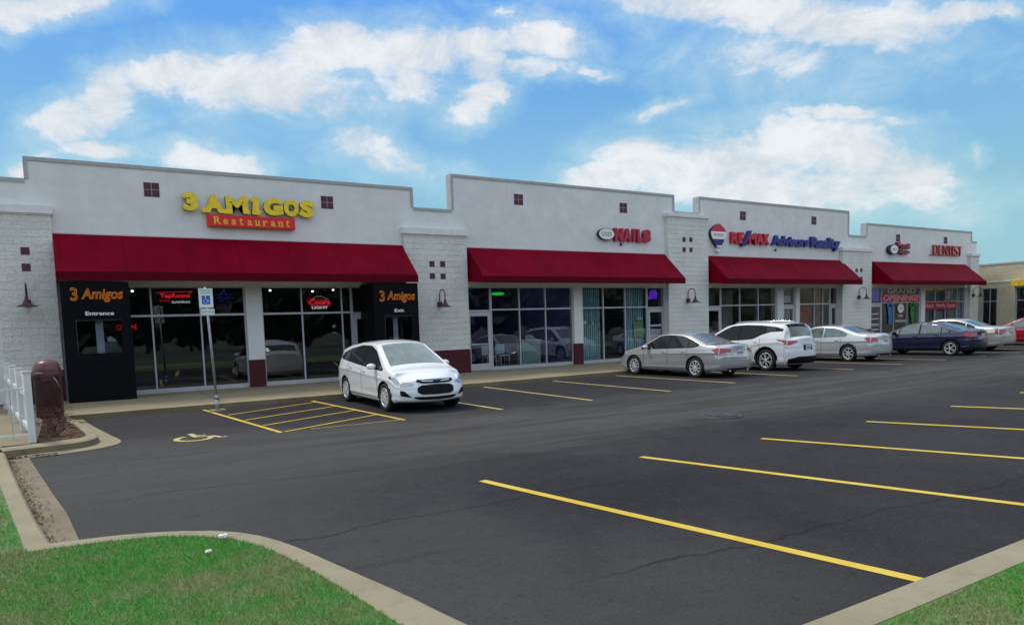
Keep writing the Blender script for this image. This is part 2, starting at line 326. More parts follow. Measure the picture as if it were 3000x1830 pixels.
# ================================================================== mesh helpers
def M_(m): return MATS[m] if isinstance(m, str) else m
def prop(o, label=None, cat=None, group=None, kind=None):
    if label: o['label'] = label
    if cat: o['category'] = cat
    if group: o['group'] = group
    if kind: o['kind'] = kind
    return o
def empty(name, loc=(0, 0, 0), rz=0, label=None, cat=None, group=None):
    o = bpy.data.objects.new(name, None); o.location = loc; o.rotation_euler = (0, 0, rz); COL.objects.link(o)
    return prop(o, label, cat, group)
class MB:
    """collects shapes into one mesh"""
    def __init__(s): s.v = []; s.f = []; s.mi = []; s.sm = []
    def add(s, vs, fs, mi=0, smooth=False):
        k = len(s.v); s.v += [tuple(p) for p in vs]; s.f += [tuple(i+k for i in f) for f in fs]
        s.mi += [mi]*len(fs); s.sm += [smooth]*len(fs); return s
    def box(s, x0, x1, y0, y1, z0, z1, mi=0, bev=0):
        if x0 > x1: x0, x1 = x1, x0
        if y0 > y1: y0, y1 = y1, y0
        if z0 > z1: z0, z1 = z1, z0
        if bev:
            b = bmesh.new(); bmesh.ops.create_cube(b, size=1)
            for q in b.verts: q.co = Vector(((x0+x1)/2+q.co.x*(x1-x0), (y0+y1)/2+q.co.y*(y1-y0), (z0+z1)/2+q.co.z*(z1-z0)))
            bmesh.ops.bevel(b, geom=b.edges[:], offset=bev, segments=2, affect='EDGES', profile=.5)
            s.bm(b, mi); return s
        v = [(x, y, z) for z in (z0, z1) for y in (y0, y1) for x in (x0, x1)]
        return s.add(v, [(0, 2, 3, 1), (4, 5, 7, 6), (0, 1, 5, 4), (2, 6, 7, 3), (0, 4, 6, 2), (1, 3, 7, 5)], mi)
    def bm(s, b, mi=0, smooth=False):
        b.verts.ensure_lookup_table(); b.verts.index_update()
        s.add([v.co[:] for v in b.verts], [[v.index for v in f.verts] for f in b.faces], mi, smooth); b.free(); return s
    def tube(s, pts, r, n=8, mi=0, cap=True):
        P = [Vector(p) for p in pts]; rr = r if isinstance(r, (list, tuple)) else [r]*len(P)
        vs = []; up = None
        for i, p in enumerate(P):
            t = (P[min(i+1, len(P)-1)]-P[max(i-1, 0)]).normalized()
            a = t.orthogonal().normalized() if up is None else (up - t*up.dot(t)).normalized()
            up = a; b = t.cross(a)
            for k in range(n):
                an = 2*math.pi*k/n; vs.append(p+(a*math.cos(an)+b*math.sin(an))*rr[i])
        fs = [(i*n+k, i*n+(k+1) % n, (i+1)*n+(k+1) % n, (i+1)*n+k) for i in range(len(P)-1) for k in range(n)]
        if cap: fs += [tuple(range(n))[::-1], tuple((len(P)-1)*n+k for k in range(n))]
        return s.add(vs, fs, mi, True)
    def lathe(s, prof, c=(0, 0, 0), n=24, mi=0, axis='z', smooth=True):
        vs = []
        for r, h in prof:
            for k in range(n):
                a = 2*math.pi*k/n; x, y = r*math.cos(a), r*math.sin(a)
                p = (x, y, h) if axis == 'z' else (h, x, y) if axis == 'x' else (x, h, y)
                vs.append((c[0]+p[0], c[1]+p[1], c[2]+p[2]))
        fs = [(i*n+k, i*n+(k+1) % n, (i+1)*n+(k+1) % n, (i+1)*n+k) for i in range(len(prof)-1) for k in range(n)]
        return s.add(vs, fs, mi, smooth)
    def prism(s, poly, y0, y1, mi=0):
        """polygon in (x,z) extruded along y"""
        n = len(poly); vs = [(x, y0, z) for x, z in poly]+[(x, y1, z) for x, z in poly]
        fs = [tuple(range(n)), tuple(range(2*n-1, n-1, -1))]+[(i, n+i, n+(i+1) % n, (i+1) % n) for i in range(n)]
        return s.add(vs, fs, mi)
    def grid(s, fn, nu, nv, mi=0, smooth=True):
        vs = [fn(i/nu, j/nv) for i in range(nu+1) for j in range(nv+1)]; m = nv+1
        return s.add(vs, [(i*m+j, (i+1)*m+j, (i+1)*m+j+1, i*m+j+1) for i in range(nu) for j in range(nv)], mi, smooth)
    def build(s, name, mats, parent=None, loc=(0, 0, 0), rz=0, fix=False):
        me = bpy.data.meshes.new(name); me.from_pydata(s.v, [], s.f)
        for m in (mats if isinstance(mats, (list, tuple)) else [mats]): me.materials.append(M_(m))
        me.polygons.foreach_set('material_index', s.mi); me.polygons.foreach_set('use_smooth', s.sm)
        if fix:
            b = bmesh.new(); b.from_mesh(me); bmesh.ops.remove_doubles(b, verts=b.verts, dist=1e-5)
            bmesh.ops.recalc_face_normals(b, faces=b.faces); b.to_mesh(me); b.free()
        me.update()
        o = bpy.data.objects.new(name, me); COL.objects.link(o); o.location = loc; o.rotation_euler = (0, 0, rz)
        if parent: o.parent = parent
        return o
def copy_tree(o, parent=None):
    c = o.copy(); COL.objects.link(c)
    if parent: c.parent = parent
    for ch in [x for x in CHILD.get(o.name, [])]: copy_tree(ch, c)
    return c
CHILD = {}
def index_children():
    CHILD.clear()
    for o in bpy.data.objects:
        if o.parent: CHILD.setdefault(o.parent.name, []).append(o)

def text_geo(s, x0, x1, z0, z1, y, depth=.05, bold=0.0, outline=0.0, shear=0.0, space=1.0):
    """lettering fitted to a rectangle on a plane facing -Y; returns (verts, faces)"""
    cu = bpy.data.curves.new('t', 'FONT'); cu.body = s; cu.size = 1; cu.offset = bold; cu.shear = shear; cu.space_character = space; cu.resolution_u = 3
    if outline: cu.fill_mode = 'NONE'; cu.bevel_depth = outline; cu.bevel_resolution = 1
    else: cu.extrude = .05
    o = bpy.data.objects.new('t', cu); COL.objects.link(o)
    dg = bpy.context.evaluated_depsgraph_get(); dg.update()
    me = bpy.data.meshes.new_from_object(o.evaluated_get(dg))
    V = np.array([v.co[:] for v in me.vertices]); F = [tuple(p.vertices) for p in me.polygons]
    bpy.data.objects.remove(o); bpy.data.curves.remove(cu); bpy.data.meshes.remove(me)
    mn, mx = V.min(0), V.max(0)
    X = x0+(V[:, 0]-mn[0])/(mx[0]-mn[0])*(x1-x0); Z = z0+(V[:, 1]-mn[1])/(mx[1]-mn[1])*(z1-z0)
    Y = y-(V[:, 2]-mn[2])/(mx[2]-mn[2])*depth
    return list(zip(X.tolist(), Y.tolist(), Z.tolist())), F
def text(mb, *a, mi=0, **k):
    v, f = text_geo(*a, **k); mb.add(v, f, mi); return mb
def text_obj(name, s, m, parent, *a, **k):
    mb = MB(); text(mb, s, *a, **k); return mb.build(name, m, parent)

# ================================================================== ground
LX = [-2, 2, 6, 10, 13, 16, 19, 22, 30, 60]
LY = [-20.55, -15.2, -12.5, -9.9, -4.35]
LT = [[-.28]*10, [-.30, -.32, -.35, -.37, -.37, -.35, -.31, -.27, -.22, -.2], [-.23, -.24, -.26, -.27, -.27, -.27, -.25, -.22, -.18, -.17],
      [-.17, -.17, -.17, -.17, -.17, -.17, -.16, -.15, -.14, -.14], [-.17, -.17, -.17, -.17, -.17, -.17, -.16, -.15, -.14, -.14]]
def zl(x, y): return float(np.interp(y, LY, [np.interp(x, LX, t) for t in LT]))
def edge_y(x): return float(np.interp(x, [-1, 12, 17, 60], [-4.2, -4.2, -3.95, -3.9]))
# parking lot
xs = sorted(set([round(-1.2+i*.6, 2) for i in range(40)]+[23+i*2.0 for i in range(25)])); ys = [-20.9+i*.42 for i in range(41)]
mb = MB(); mb.grid(lambda u, v: (lambda x, y: (x, y, zl(x, y)))(xs[int(round(u*(len(xs)-1)))], ys[int(round(v*40))]), len(xs)-1, 40)
prop(mb.build('parking_lot', 'asphalt'), kind='structure')
# far ground sheet
MB().add([(-900, -900, -.75), (900, -900, -.75), (900, 900, -.75), (-900, 900, -.75)], [(0, 1, 2, 3)]).build('ground', 'far_field')['kind'] = 'structure'

def strip(mb, A, B, za, zb, mi=0, smooth=False):
    n = len(A); vs = [(*A[i], za[i] if hasattr(za, '__len__') else za) for i in range(n)]+[(*B[i], zb[i] if hasattr(zb, '__len__') else zb) for i in range(n)]
    mb.add(vs, [(i, i+1, n+i+1, n+i) for i in range(n-1)], mi, smooth)
def resamp(P, n):
    P = np.array(P, float); d = np.r_[0, np.cumsum(np.linalg.norm(np.diff(P, axis=0), axis=1))]; t = np.linspace(0, d[-1], n)
    return [tuple(np.array([np.interp(q, d, P[:, k]) for k in range(P.shape[1])])) for q in t]
def smoothp(P, it=2):
    P = [np.array(p, float) for p in P]
    for _ in range(it):
        Q = [P[0]]
        for a, b in zip(P[:-1], P[1:]): Q += [a*.75+b*.25, a*.25+b*.75]
        Q.append(P[-1]); P = Q
    return [tuple(p) for p in P]
def kerb(name, outer, inner, ztop, n=60, face_to=None):
    O = resamp(smoothp(outer), n); I = resamp(smoothp(inner), n); mb = MB()
    zt = [ztop(x, y) for x, y in O]
    M1 = [(o[0]*.86+i[0]*.14, o[1]*.86+i[1]*.14) for o, i in zip(O, I)]
    strip(mb, M1, I, zt, zt, 0, True)
    strip(mb, O, M1, [z-.022 for z in zt], zt, 0, True)
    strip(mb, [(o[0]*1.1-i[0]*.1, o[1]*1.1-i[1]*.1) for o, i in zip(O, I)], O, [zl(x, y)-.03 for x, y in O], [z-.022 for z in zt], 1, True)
    strip(mb, I, I, zt, [z-.3 for z in zt], 0)
    o = mb.build(name, ['kerb_concrete', 'kerb_face_shaded']); o['kind'] = 'structure'; return O, I
zk = lambda x, y: zl(x, y)+.125
# near-left kerb (grass bulb) continuing round into the straight kerb on the camera's side
cut_o = [(-.25, -15.45), (-.0, -15.49), (.44, -15.57), (1.0, -15.88), (1.3, -16.2), (1.5, -16.65), (1.62, -17.15), (1.74, -17.8), (1.90, -18.6), (1.99, -19.3), (2.15, -19.95), (2.55, -20.4), (3.1, -20.54), (4.8, -20.55), (8, -20.55), (12, -20.55), (20, -20.55), (60, -20.55)]
cut_i = [(-.43, -15.67), (.09, -15.72), (.65, -15.88), (1.12, -16.3), (1.33, -16.85), (1.45, -17.45), (1.54, -18.1), (1.60, -18.7), (1.66, -19.3), (1.78, -20.05), (2.3, -20.65), (3.0, -20.81), (4.8, -20.82), (8, -20.82), (12, -20.82), (20, -20.82), (60, -20.82)]
CO, CI = kerb('kerb', cut_o, cut_i, lambda x, y: zl(x, y)+.125, 220)
left_o = [(-.95, -9.6), (-.78, -11.2), (-.60, -12.77), (-.42, -14.3), (-.25, -15.47)]
left_i = [(-1.2, -9.6), (-.99, -11.2), (-.78, -12.77), (-.60, -14.3), (-.43, -15.69)]
kerb('kerb', left_o, left_i, lambda x, y: zl(x, y)+.12, 40)
pen_o = [(-.09, edge_y(0)-.0), (.0, -5.2), (.14, -6.22), (.26, -7.4), (.34, -8.2), (.36, -8.66), (.27, -9.0), (.08, -9.2), (-.15, -9.29), (-.55, -9.32), (-.99, -9.45)]
pen_i = [(-.24, edge_y(0)-.0), (-.16, -5.2), (-.02, -6.22), (.10, -7.4), (.17, -8.2), (.17, -8.55), (.1, -8.72), (-.02, -8.82), (-.2, -8.88), (-.55, -8.98), (-1.05, -9.12)]
PO, PI = kerb('kerb', pen_o, pen_i, lambda x, y: -.04, 60)
# gutter pans
mb = MB()
GO = resamp(smoothp([(.19, edge_y(0)-.02), (.33, -5.8), (.47, -6.89), (.60, -7.9), (.70, -8.6), (.69, -8.95), (.58, -9.22), (.28, -9.5), (-.05, -9.63), (-.65, -9.78), (-.64, -9.8)]), 60)
strip(mb, PO, GO, [zl(*p)+.012 for p in PO], [zl(*p)+.006 for p in GO], 0, True)
prop(mb.build('gutter', 'kerb_concrete'), kind='structure')
mb = MB(); A = resamp(left_o, 30); B = resamp([(-.64, -9.7), (-.45, -11.3), (-.26, -12.9), (-.13, -13.9), (.0, -15.49)], 30)
strip(mb, A, B, [zl(*p)+.01 for p in A], [zl(*p)+.006 for p in B], 0, True)
prop(mb.build('gutter', 'gutter_dirt'), kind='structure')
# leaf litter in the gutter
mb = MB()
for _ in range(700):
    t = abs(random.gauss(0, .38)); s = random.random(); k = min(29, int(s*29)); a, b = A[k], B[k]
    x = a[0]+(b[0]-a[0])*min(.9, .06+t*.6)+random.gauss(0, .01); y = a[1]+random.uniform(-.1, .1); z = zl(x, y)+.014
    r = random.uniform(.006, .022); an = random.random()*6.28
    mb.add([(x+r*math.cos(an+q)*(1 if q % 2 else .5), y+r*math.sin(an+q), z+random.uniform(0, .012)) for q in (0, 2.1, 4.2)], [(0, 1, 2)])
for _ in range(160):
    x = random.uniform(-.9, -.25); y = -9.62-random.random()*.12+(x+.5)*-.0; z = zl(x, y)+.02; r = random.uniform(.008, .03); an = random.random()*6.28
    mb.add([(x+r*math.cos(an+q), y+r*math.sin(an+q), z+random.uniform(0, .02)) for q in (0, 2.1, 4.2)], [(0, 1, 2)])
prop(mb.build('leaf_litter', mat('litter', (.05, .032, .02), .95, noise=.4)), 'brown dead leaves lying along the left gutter', 'leaf litter', kind='stuff')
# sidewalk along the shops
mb = MB(); X = [-.3]+[i*.6 for i in range(0, 86)]+[51.2]
A = [(x, edge_y(x)+.14) for x in X]; B = [(x, .25) for x in X]
strip(mb, A, B, -.04, 0.0, 0)
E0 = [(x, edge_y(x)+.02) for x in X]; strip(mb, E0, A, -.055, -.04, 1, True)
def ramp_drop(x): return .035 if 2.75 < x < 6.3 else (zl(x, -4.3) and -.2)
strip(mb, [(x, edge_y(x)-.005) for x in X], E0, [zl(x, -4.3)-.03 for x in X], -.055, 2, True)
prop(mb.build('sidewalk', ['walk_concrete', 'kerb_concrete', 'kerb_face_shaded']), kind='structure')
# walkway and patio left of the shops
mb = MB(); mb.box(-9, -.55, -8.95, -4.0, -.3, -.035); mb.box(-9, -.3, -4.0, .2, -.3, -.032); mb.box(-9, -1.02, -10.9, -8.95, -.3, -.045)
prop(mb.build('walkway', 'walk_concrete'), kind='structure')
# mulch bed
mb = MB()
n = 60; Aq = [(min(-.549, -.549), p[1]) for p in PI]
strip(mb, Aq, PI, -.06, -.06, 0)
prop(mb.build('mulch_bed', 'mulch'), kind='structure')
mb = MB()
for _ in range(1500):
    y = random.uniform(-8.8, -4.3); xm = np.interp(-y, [4.2, 6.5, 8.3, 8.8], [-.24, .02, .17, .0]); x = random.uniform(-.54, xm); a = random.random()*3.14; l = random.uniform(.02, .05); z = -.058+random.random()*.02
    dx, dy = math.cos(a)*l, math.sin(a)*l; wv = .008
    mb.add([(x-dx, y-dy, z), (x+dx, y+dy, z+random.uniform(-.005, .02)), (x+dx-dy*.3, y+dy+dx*.3, z+.006), (x-dx-dy*.3, y-dy+dx*.3, z)], [(0, 1, 2, 3)])
prop(mb.build('wood_chips', mat('chips', (.16, .09, .055), .95, noise=.6, nscale=9)), 'brown bark chips covering the planting bed by the white fence', 'bark chips', kind='stuff')

# lawn
far = []
inner = [(-1.25, -10.9), (-1.0, -11.3)]+[tuple(p) for p in resamp(left_i, 12) if p[1] < -11.4]+[tuple(p) for p in CI]
zi = [zk(x, y) if y < -11 else -.06 for x, y in inner]
outer = []
for x, y in inner:
    if y > -15.7 and x < 0: outer.append((-60, y*1.0+2))
    elif x < 2.2: outer.append((-60+max(0, (x+.4))*24, -15.6-55*min(1, (x+.5)/2.2)))
    else: outer.append((x*1.5, -70))
mid = [(a[0]*.85+b[0]*.15, a[1]*.85+b[1]*.15) for a, b in zip(inner, outer)]
mb = MB(); zm = [min(z, -.06) for z in zi]; strip(mb, inner, mid, [z-.005 for z in zi], zm, 0, False); strip(mb, mid, outer, zm, [-.3]*len(mid), 1, False)
prop(mb.build('lawn', ['lawn_base', 'far_field'], fix=True), kind='structure')
# grass blades near the kerbs
def inside_lawn(x, y):
    if x < -.43 or y > -15.67: return y < -11.2 and x < np.interp(-y, [11, 12.77, 14.3, 15.69], [-1.02, -.80, -.62, -.45])-.01
    return True
CIa = np.array([p for p in CI if p[0] < 14])
def lawn_ok(x, y):
    if y > -15.6: return x < np.interp(-y, [11.2, 12.77, 14.3, 15.69], [-1.01, -.79, -.61, -.44])
    if x < 1.75 and y > -20.2:
        if y > -16.3:
            if x < -.43: return True
            return y < np.interp(x, CIa[:, 0][:40], CIa[:, 1][:40])-.0 if x < 1.12 else False
        xi = np.interp(-y, [-p[1] for p in cut_i[3:12]], [p[0] for p in cut_i[3:12]]); return x < xi
    return y < -20.83 if x > 2.4 else (x < 1.7 and y <= -20.2) or y < -20.85
V = []; F = []
def blade(x, y, z):
    a = random.random()*6.283; h = random.uniform(.012, .036); wd = random.uniform(.0018, .0036); l = random.uniform(.0, .03)
    b = a+random.uniform(-1, 1)
    k = len(V); V.extend([(x-wd*math.cos(a), y-wd*math.sin(a), z), (x+wd*math.cos(a), y+wd*math.sin(a), z), (x+l*math.cos(b), y+l*math.sin(b), z+h)]); F.append((k, k+1, k+2))
cnt = 0
while cnt < 300000:
    x = random.uniform(-4.2, 1.75); y = random.uniform(-21.3, -11.6)
    if y > -15.6 and random.random() < .5: continue
    if lawn_ok(x, y): 
        d = .15 if False else 0
        blade(x, y, np.interp(y, [-21, -15.6, -11], [-.158, -.185, -.095])); cnt += 1
cnt = 0
while cnt < 85000:
    x = random.uniform(3.0, 11); y = random.uniform(-22.4, -20.83)
    blade(x, y, -.16); cnt += 1
me = bpy.data.meshes.new('grass'); me.from_pydata(V, [], F); me.materials.append(MATS['grass_blade'])
go = bpy.data.objects.new('grass', me); COL.objects.link(go); prop(go, 'short green grass growing behind the kerbs in the foreground', 'grass', kind='stuff')
# scraps of paper
for i, (x, y, s, lab) in enumerate([(1.07, -16.46, .036, 'larger crumpled white paper scrap on grass close to the kerb'), (.88, -16.86, .022, 'smaller white paper scrap on grass farther from the kerb')]):
    b = bmesh.new(); bmesh.ops.create_icosphere(b, subdivisions=3, radius=s)
    for q in b.verts: q.co *= random.uniform(.55, 1.1); q.co.z *= .6; q.co.x *= 1.3
    m_ = MB().bm(b); prop(m_.build('paper_scrap', 'paper', loc=(x, y, -.125)), lab, 'litter', 'paper scraps on the grass')

# painted lines
def line(pts, wd, name, z=.005, n=14, m='line_paint'):
    P = resamp(pts, n) if len(pts) == 2 else pts; mb = MB(); L = []; Rr = []
    for i, p in enumerate(P):
        a = np.array(P[max(0, i-1)]); b = np.array(P[min(len(P)-1, i+1)]); t = b-a; t = t/np.linalg.norm(t); nn_ = np.array([-t[1], t[0]])*wd/2
        L.append(tuple(np.array(p)-nn_)); Rr.append(tuple(np.array(p)+nn_))
    strip(mb, L, Rr, [zl(*p)+z for p in L], [zl(*p)+z for p in Rr], 0)
    return prop(mb.build(name, m), kind='structure')
for a, b in [((2.74, -4.3), (3.24, -9.8)), ((5.42, -4.3), (5.68, -9.85)), ((7.95, -4.3), (8.01, -9.82)), ((10.63, -4.4), (10.49, -9.85)), ((13.24, -4.35), (13.2, -9.68)),
             ((15.91, -4.3), (16.06, -9.33)), ((18.8, -4.2), (18.98, -9.22)), ((21.75, -4.2), (22.02, -9.1)), ((24.7, -4.2), (24.95, -9.1)), ((27.6, -4.2), (27.9, -9.1)), ((30.6, -4.2), (30.9, -9.1)), ((33.5, -4.2), (33.8, -9.1)), ((36.4, -4.2), (36.7, -9.1)), ((39.3, -4.2), (39.6, -9.1)),
             ((4.47, -15.15), (5.19, -20.52)), ((7.18, -15.2), (8.17, -20.5)), ((9.84, -15.25), (11.1, -20.5)), ((12.81, -15.28), (14.1, -20.5)), ((15.93, -15.25), (17.2, -20.5)), ((19.15, -15.2), (20.4, -20.5)), ((22.3, -15.2), (23.6, -20.5)), ((25.5, -15.2), (26.8, -20.5))]:
    line([a, b], .12 if a[1] < -15 else .085, 'parking_line', m='line_paint_worn' if (a[1] > -5 and a[0] > 6) else 'line_paint')
for a, b in [((3.0, -6.03), (5.38, -4.75)), ((3.1, -7.34), (5.44, -6.15)), ((3.19, -8.56), (5.5, -7.4)), ((3.32, -9.78), (5.56, -8.6)), ((3.8, -9.78), (5.6, -9.8))]:
    line([a, b], .065 if b[1] > -9.7 else .035, 'hatch_line', .009)
# wheelchair symbol painted on the stall
mb = MB()
def seg(p, q, wd):
    p, q = np.array(p), np.array(q); t = (q-p)/np.linalg.norm(q-p); nn_ = np.array([-t[1], t[0]])*wd/2
    for_ = [p-nn_, q-nn_, q+nn_, p+nn_]; mb.add([(a, b, zl(a, b)+.006) for a, b in for_], [(0, 1, 2, 3)])
cx, cy = 1.88, -9.22
def S(u, v): return (cx-.03+u*.46, cy+v*.52)
cir = [S(-.1+.62*math.cos(a), -.35+.62*math.sin(a)) for a in np.linspace(R(110), R(385), 20)]
for a, b in zip(cir[:-1], cir[1:]): seg(a, b, .10)
seg(S(.0, .62), S(.08, -.12), .12); seg(S(.05, -.1), S(.6, -.1), .08); seg(S(.6, -.08), S(.85, -.75), .08); seg(S(.85, -.75), S(1.05, -.68), .07); seg(S(.02, .25), S(.45, .25), .07)
hd = [S(-.02+.14*math.cos(a), .82+.14*math.sin(a)) for a in np.linspace(0, 6.283, 13)[:-1]]
mb.add([(a, b, zl(a, b)+.006) for a, b in hd], [tuple(range(12))])
prop(mb.build('painted_wheelchair_symbol', 'line_paint_worn'), kind='structure')

# drain cover
b0 = empty('drain_cover', (11.2, -13.15, -.29), 0, 'round cast iron drain cover set in the dark asphalt', 'drain cover')
mb = MB(); mb.lathe([(.0, .004), (.36, .006), (.40, .012), (.42, .004), (.43, -.01)], n=28); mb.build('frame', 'iron', b0)
mb = MB()
for i in range(-4, 5):
    h = math.sqrt(max(0, .33**2-(i*.075)**2)); mb.box(-h, h, i*.075-.02, i*.075+.02, .008, .024)
mb.build('grate', mat('iron_light', (.085, .085, .085), .6, noise=.7, nscale=14), b0)

# ================================================================== strip mall building
bld = empty('strip_mall', (0, 0, 0), 0, 'long white painted block shopping strip with stepped parapet and red awnings', 'building')
PIL = [(-1.42, -.13, 4.98, 5.23, 5.92), (10.08, 12.5, 4.88, 5.14, 5.86), (22.45, 24.92, 6.12, 6.30, 6.44), (34.98, 37.6, 4.99, 5.2, 5.9), (48.25, 49.25, 5.03, 5.24, 5.98)]
BAY = [(-.65, 10.55, 6.53, -.13, 10.08), (12.04, 23.02, 7.12, 12.5, 22.45), (24.52, 35.8, 7.15, 24.92, 34.98), (37.38, 48.67, 6.60, 37.6, 48.25)]
BACK = 17.0
# front wall above the shop fronts (one mesh, butted pieces) following the stepped profile
prof = [(-6.0, 5.95), (-.65, 5.95), (-.65, 6.53), (10.55, 6.53), (10.55, 5.86), (12.04, 5.86), (12.04, 7.12), (23.02, 7.12), (23.02, 6.42), (24.52, 6.42), (24.52, 7.15), (35.8, 7.15), (35.8, 5.9), (37.38, 5.9), (37.38, 6.6), (48.67, 6.6), (48.67, 6.0), (49.3, 6.0)]
HEAD = 3.13
mb = MB()
for (x0, z0), (x1, z1) in zip(prof[:-1], prof[1:]):
    if x1 > x0: mb.box(x0, x1, 0, .3, HEAD, z0-.1)
mb.box(-6.0, -.13, .0, .3, 0, HEAD)
for p in PIL[1:]: mb.box(p[0], p[1], 0, .3, 0, HEAD)
mb.box(49.0, 49.3, .3, BACK, 0, 5.9); mb.box(-6, -5.7, .3, BACK, 0, 5.85); mb.box(-6, 49.3, BACK-.3, BACK, 0, 5.5)
mb.build('wall', 'wall_paint', bld)
mb = MB(); mb.box(-5.7, 49.0, .3, BACK-.3, 5.1, 5.2); mb.build('roof', mat('roof_membrane', (.35, .35, .34), .9), bld)
# coping along the stepped outline
mb = MB(); cp = .1
for i, ((x0, z0), (x1, z1)) in enumerate(zip(prof[:-1], prof[1:])):
    if x1 > x0: mb.box(x0-(.0), x1, -.03, .33, z0-cp, z0)
    else:
        lo, hi = min(z0, z1), max(z0, z1)
        if z1 > z0: mb.box(x0-.006, x0+.09, -.028, .328, lo+.003, hi-cp-.002)
        else: mb.box(x0-.09, x0+.006, -.028, .328, lo+.003, hi-cp-.002)
mb.build('coping', 'coping', bld)
# pilasters with maroon base and cap
for i, (x0, x1, zc, zt, zv) in enumerate(PIL):
    m1 = MB(); m1.box(x0, x1, -.2, -.002, .85, zc); p = m1.build('pilaster', 'splitface', bld)
    m1 = MB(); m1.box(x0-.003, x1+.003, -.21, -.002, -.02, .85); m1.build('base', 'maroon_block', p)
    m1 = MB(); m1.box(x0-.06, x1+.06, -.27, -.002, zc+.03, zt, bev=.012); m1.box(x0-.02, x1+.02, -.23, -.002, zc, zc+.03); m1.build('cap', 'cap', p)
SQ = [(0, [(-.765, 4.025), (-.77, 3.595)]), (1, [(11.09, 3.895), (11.51, 3.9), (11.09, 3.475), (11.51, 3.47)]), (2, [(23.4, 5.185), (23.82, 5.195), (23.4, 4.745), (23.82, 4.75)]), (3, [(36.22, 4.01), (36.65, 4.02), (36.22, 3.58), (36.65, 3.58)])]
for _, L in SQ:
    for x, z in L: MB().box(x-.1, x+.1, -.208, -.19, z-.1, z+.1, bev=.003).build('accent_block', 'maroon_accent', bld)
for x, z in [(2.38, 5.87), (7.51, 5.83), (14.92, 6.4), (20.11, 6.39), (27.47, 6.46), (32.82, 6.5), (40.47, 5.9), (45.57, 5.95)]:
    m1 = MB(); m1.box(x-.205, x+.205, -.004, .02, z-.205, z+.205, 1)
    for sx in (-1, 1):
        for sz in (-1, 1): m1.box(x+sx*.104-.095, x+sx*.104+.095, -.012, .01, z+sz*.104-.095, z+sz*.104+.095, 0, bev=.003)
    m1.build('accent_block', ['maroon_accent', 'accent_joint'], bld)
# awnings
for i, (x0, x1) in enumerate([(-.12, 10.07), (12.6, 22.42), (25.02, 35.15), (37.95, 48.0)]):
    zt, zb, zv, y = 4.53, 3.43, 3.19, -1.2
    m1 = MB(); nu, nv = 22, 8
    def top(u, v, x0=x0, x1=x1):
        sag = -.018*math.sin(math.pi*v)*abs(math.sin(u*nu/2*math.pi))
        return (x0+(x1-x0)*u, y*v-.012+sag*.6, zt+(zb-zt)*v+sag)
    m1.grid(top, nu*2, nv)
    for x in (x0, x1): m1.add([(x, -.012, zt), (x, y-.012, zb), (x, y-.01, zv), (x, -.01, zv+.12)], [(0, 1, 2, 3)])
    a = m1.build('awning', 'awning', bld)
    m1 = MB(); m1.box(x0-.004, x1+.004, y-.03, y-.013, zv, zb+.0); m1.build('valance', 'awning_valance', a)
    m1 = MB()
    for k in range(8):
        x = x0+.06+(x1-x0-.12)*k/7; m1.tube([(x, -.04, zt-.07), (x, y+.03, zb-.06), (x, y+.03, zv+.03)], .018, 6); m1.tube([(x, -.04, zv+.12), (x, y+.03, zv+.05)], .016, 6)
    m1.build('awning_frame', 'white_metal', a)
    m1 = MB(); m1.box(x0, x1, -.02, -.002, 4.53, 4.56); m1.build('flashing', mat('pink_flash', (.62, .48, .50), .6), a)

# shop fronts
def pane(win, x0, x1, z0, z1, y=.14): MB().box(x0, x1, y, y+.012, z0, z1).build('pane', 'shop_glass', win)
def window(xsp, zs, name='window', fw=.045, y0=.10, y1=.18, skip=()):
    """xsp: vertical member positions incl. both jambs; zs: sill, transom, head"""
    m1 = MB()
    x0, x1 = xsp[0], xsp[-1]
    m1.box(x0, x1, y0, y1, 0, zs[0]); m1.box(x0, x1, y0, y1, zs[-1]-.05, zs[-1])
    for k, x in enumerate(xsp):
        a = x if k == 0 else x-fw/2; b = a+fw if k < len(xsp)-1 else x
        if k == len(xsp)-1: a = x-fw
        m1.box(a, b, y0, y1, zs[0], zs[-1]-.05)
    for k in range(len(xsp)-1):
        a = xsp[k]+(fw if k == 0 else fw/2); b = xsp[k+1]-(fw if k == len(xsp)-2 else fw/2)
        m1.box(a, b, y0+.003, y1-.003, zs[1]-.03, zs[1]+.03)
    wv = m1.build(name, 'aluminium', bld)
    for k in range(len(xsp)-1):
        a = xsp[k]+(fw if k == 0 else fw/2); b = xsp[k+1]-(fw if k == len(xsp)-2 else fw/2)
        pane(wv, a, b, zs[0], zs[1]-.03); pane(wv, a, b, zs[1]+.03, zs[-1]-.05)
    return wv
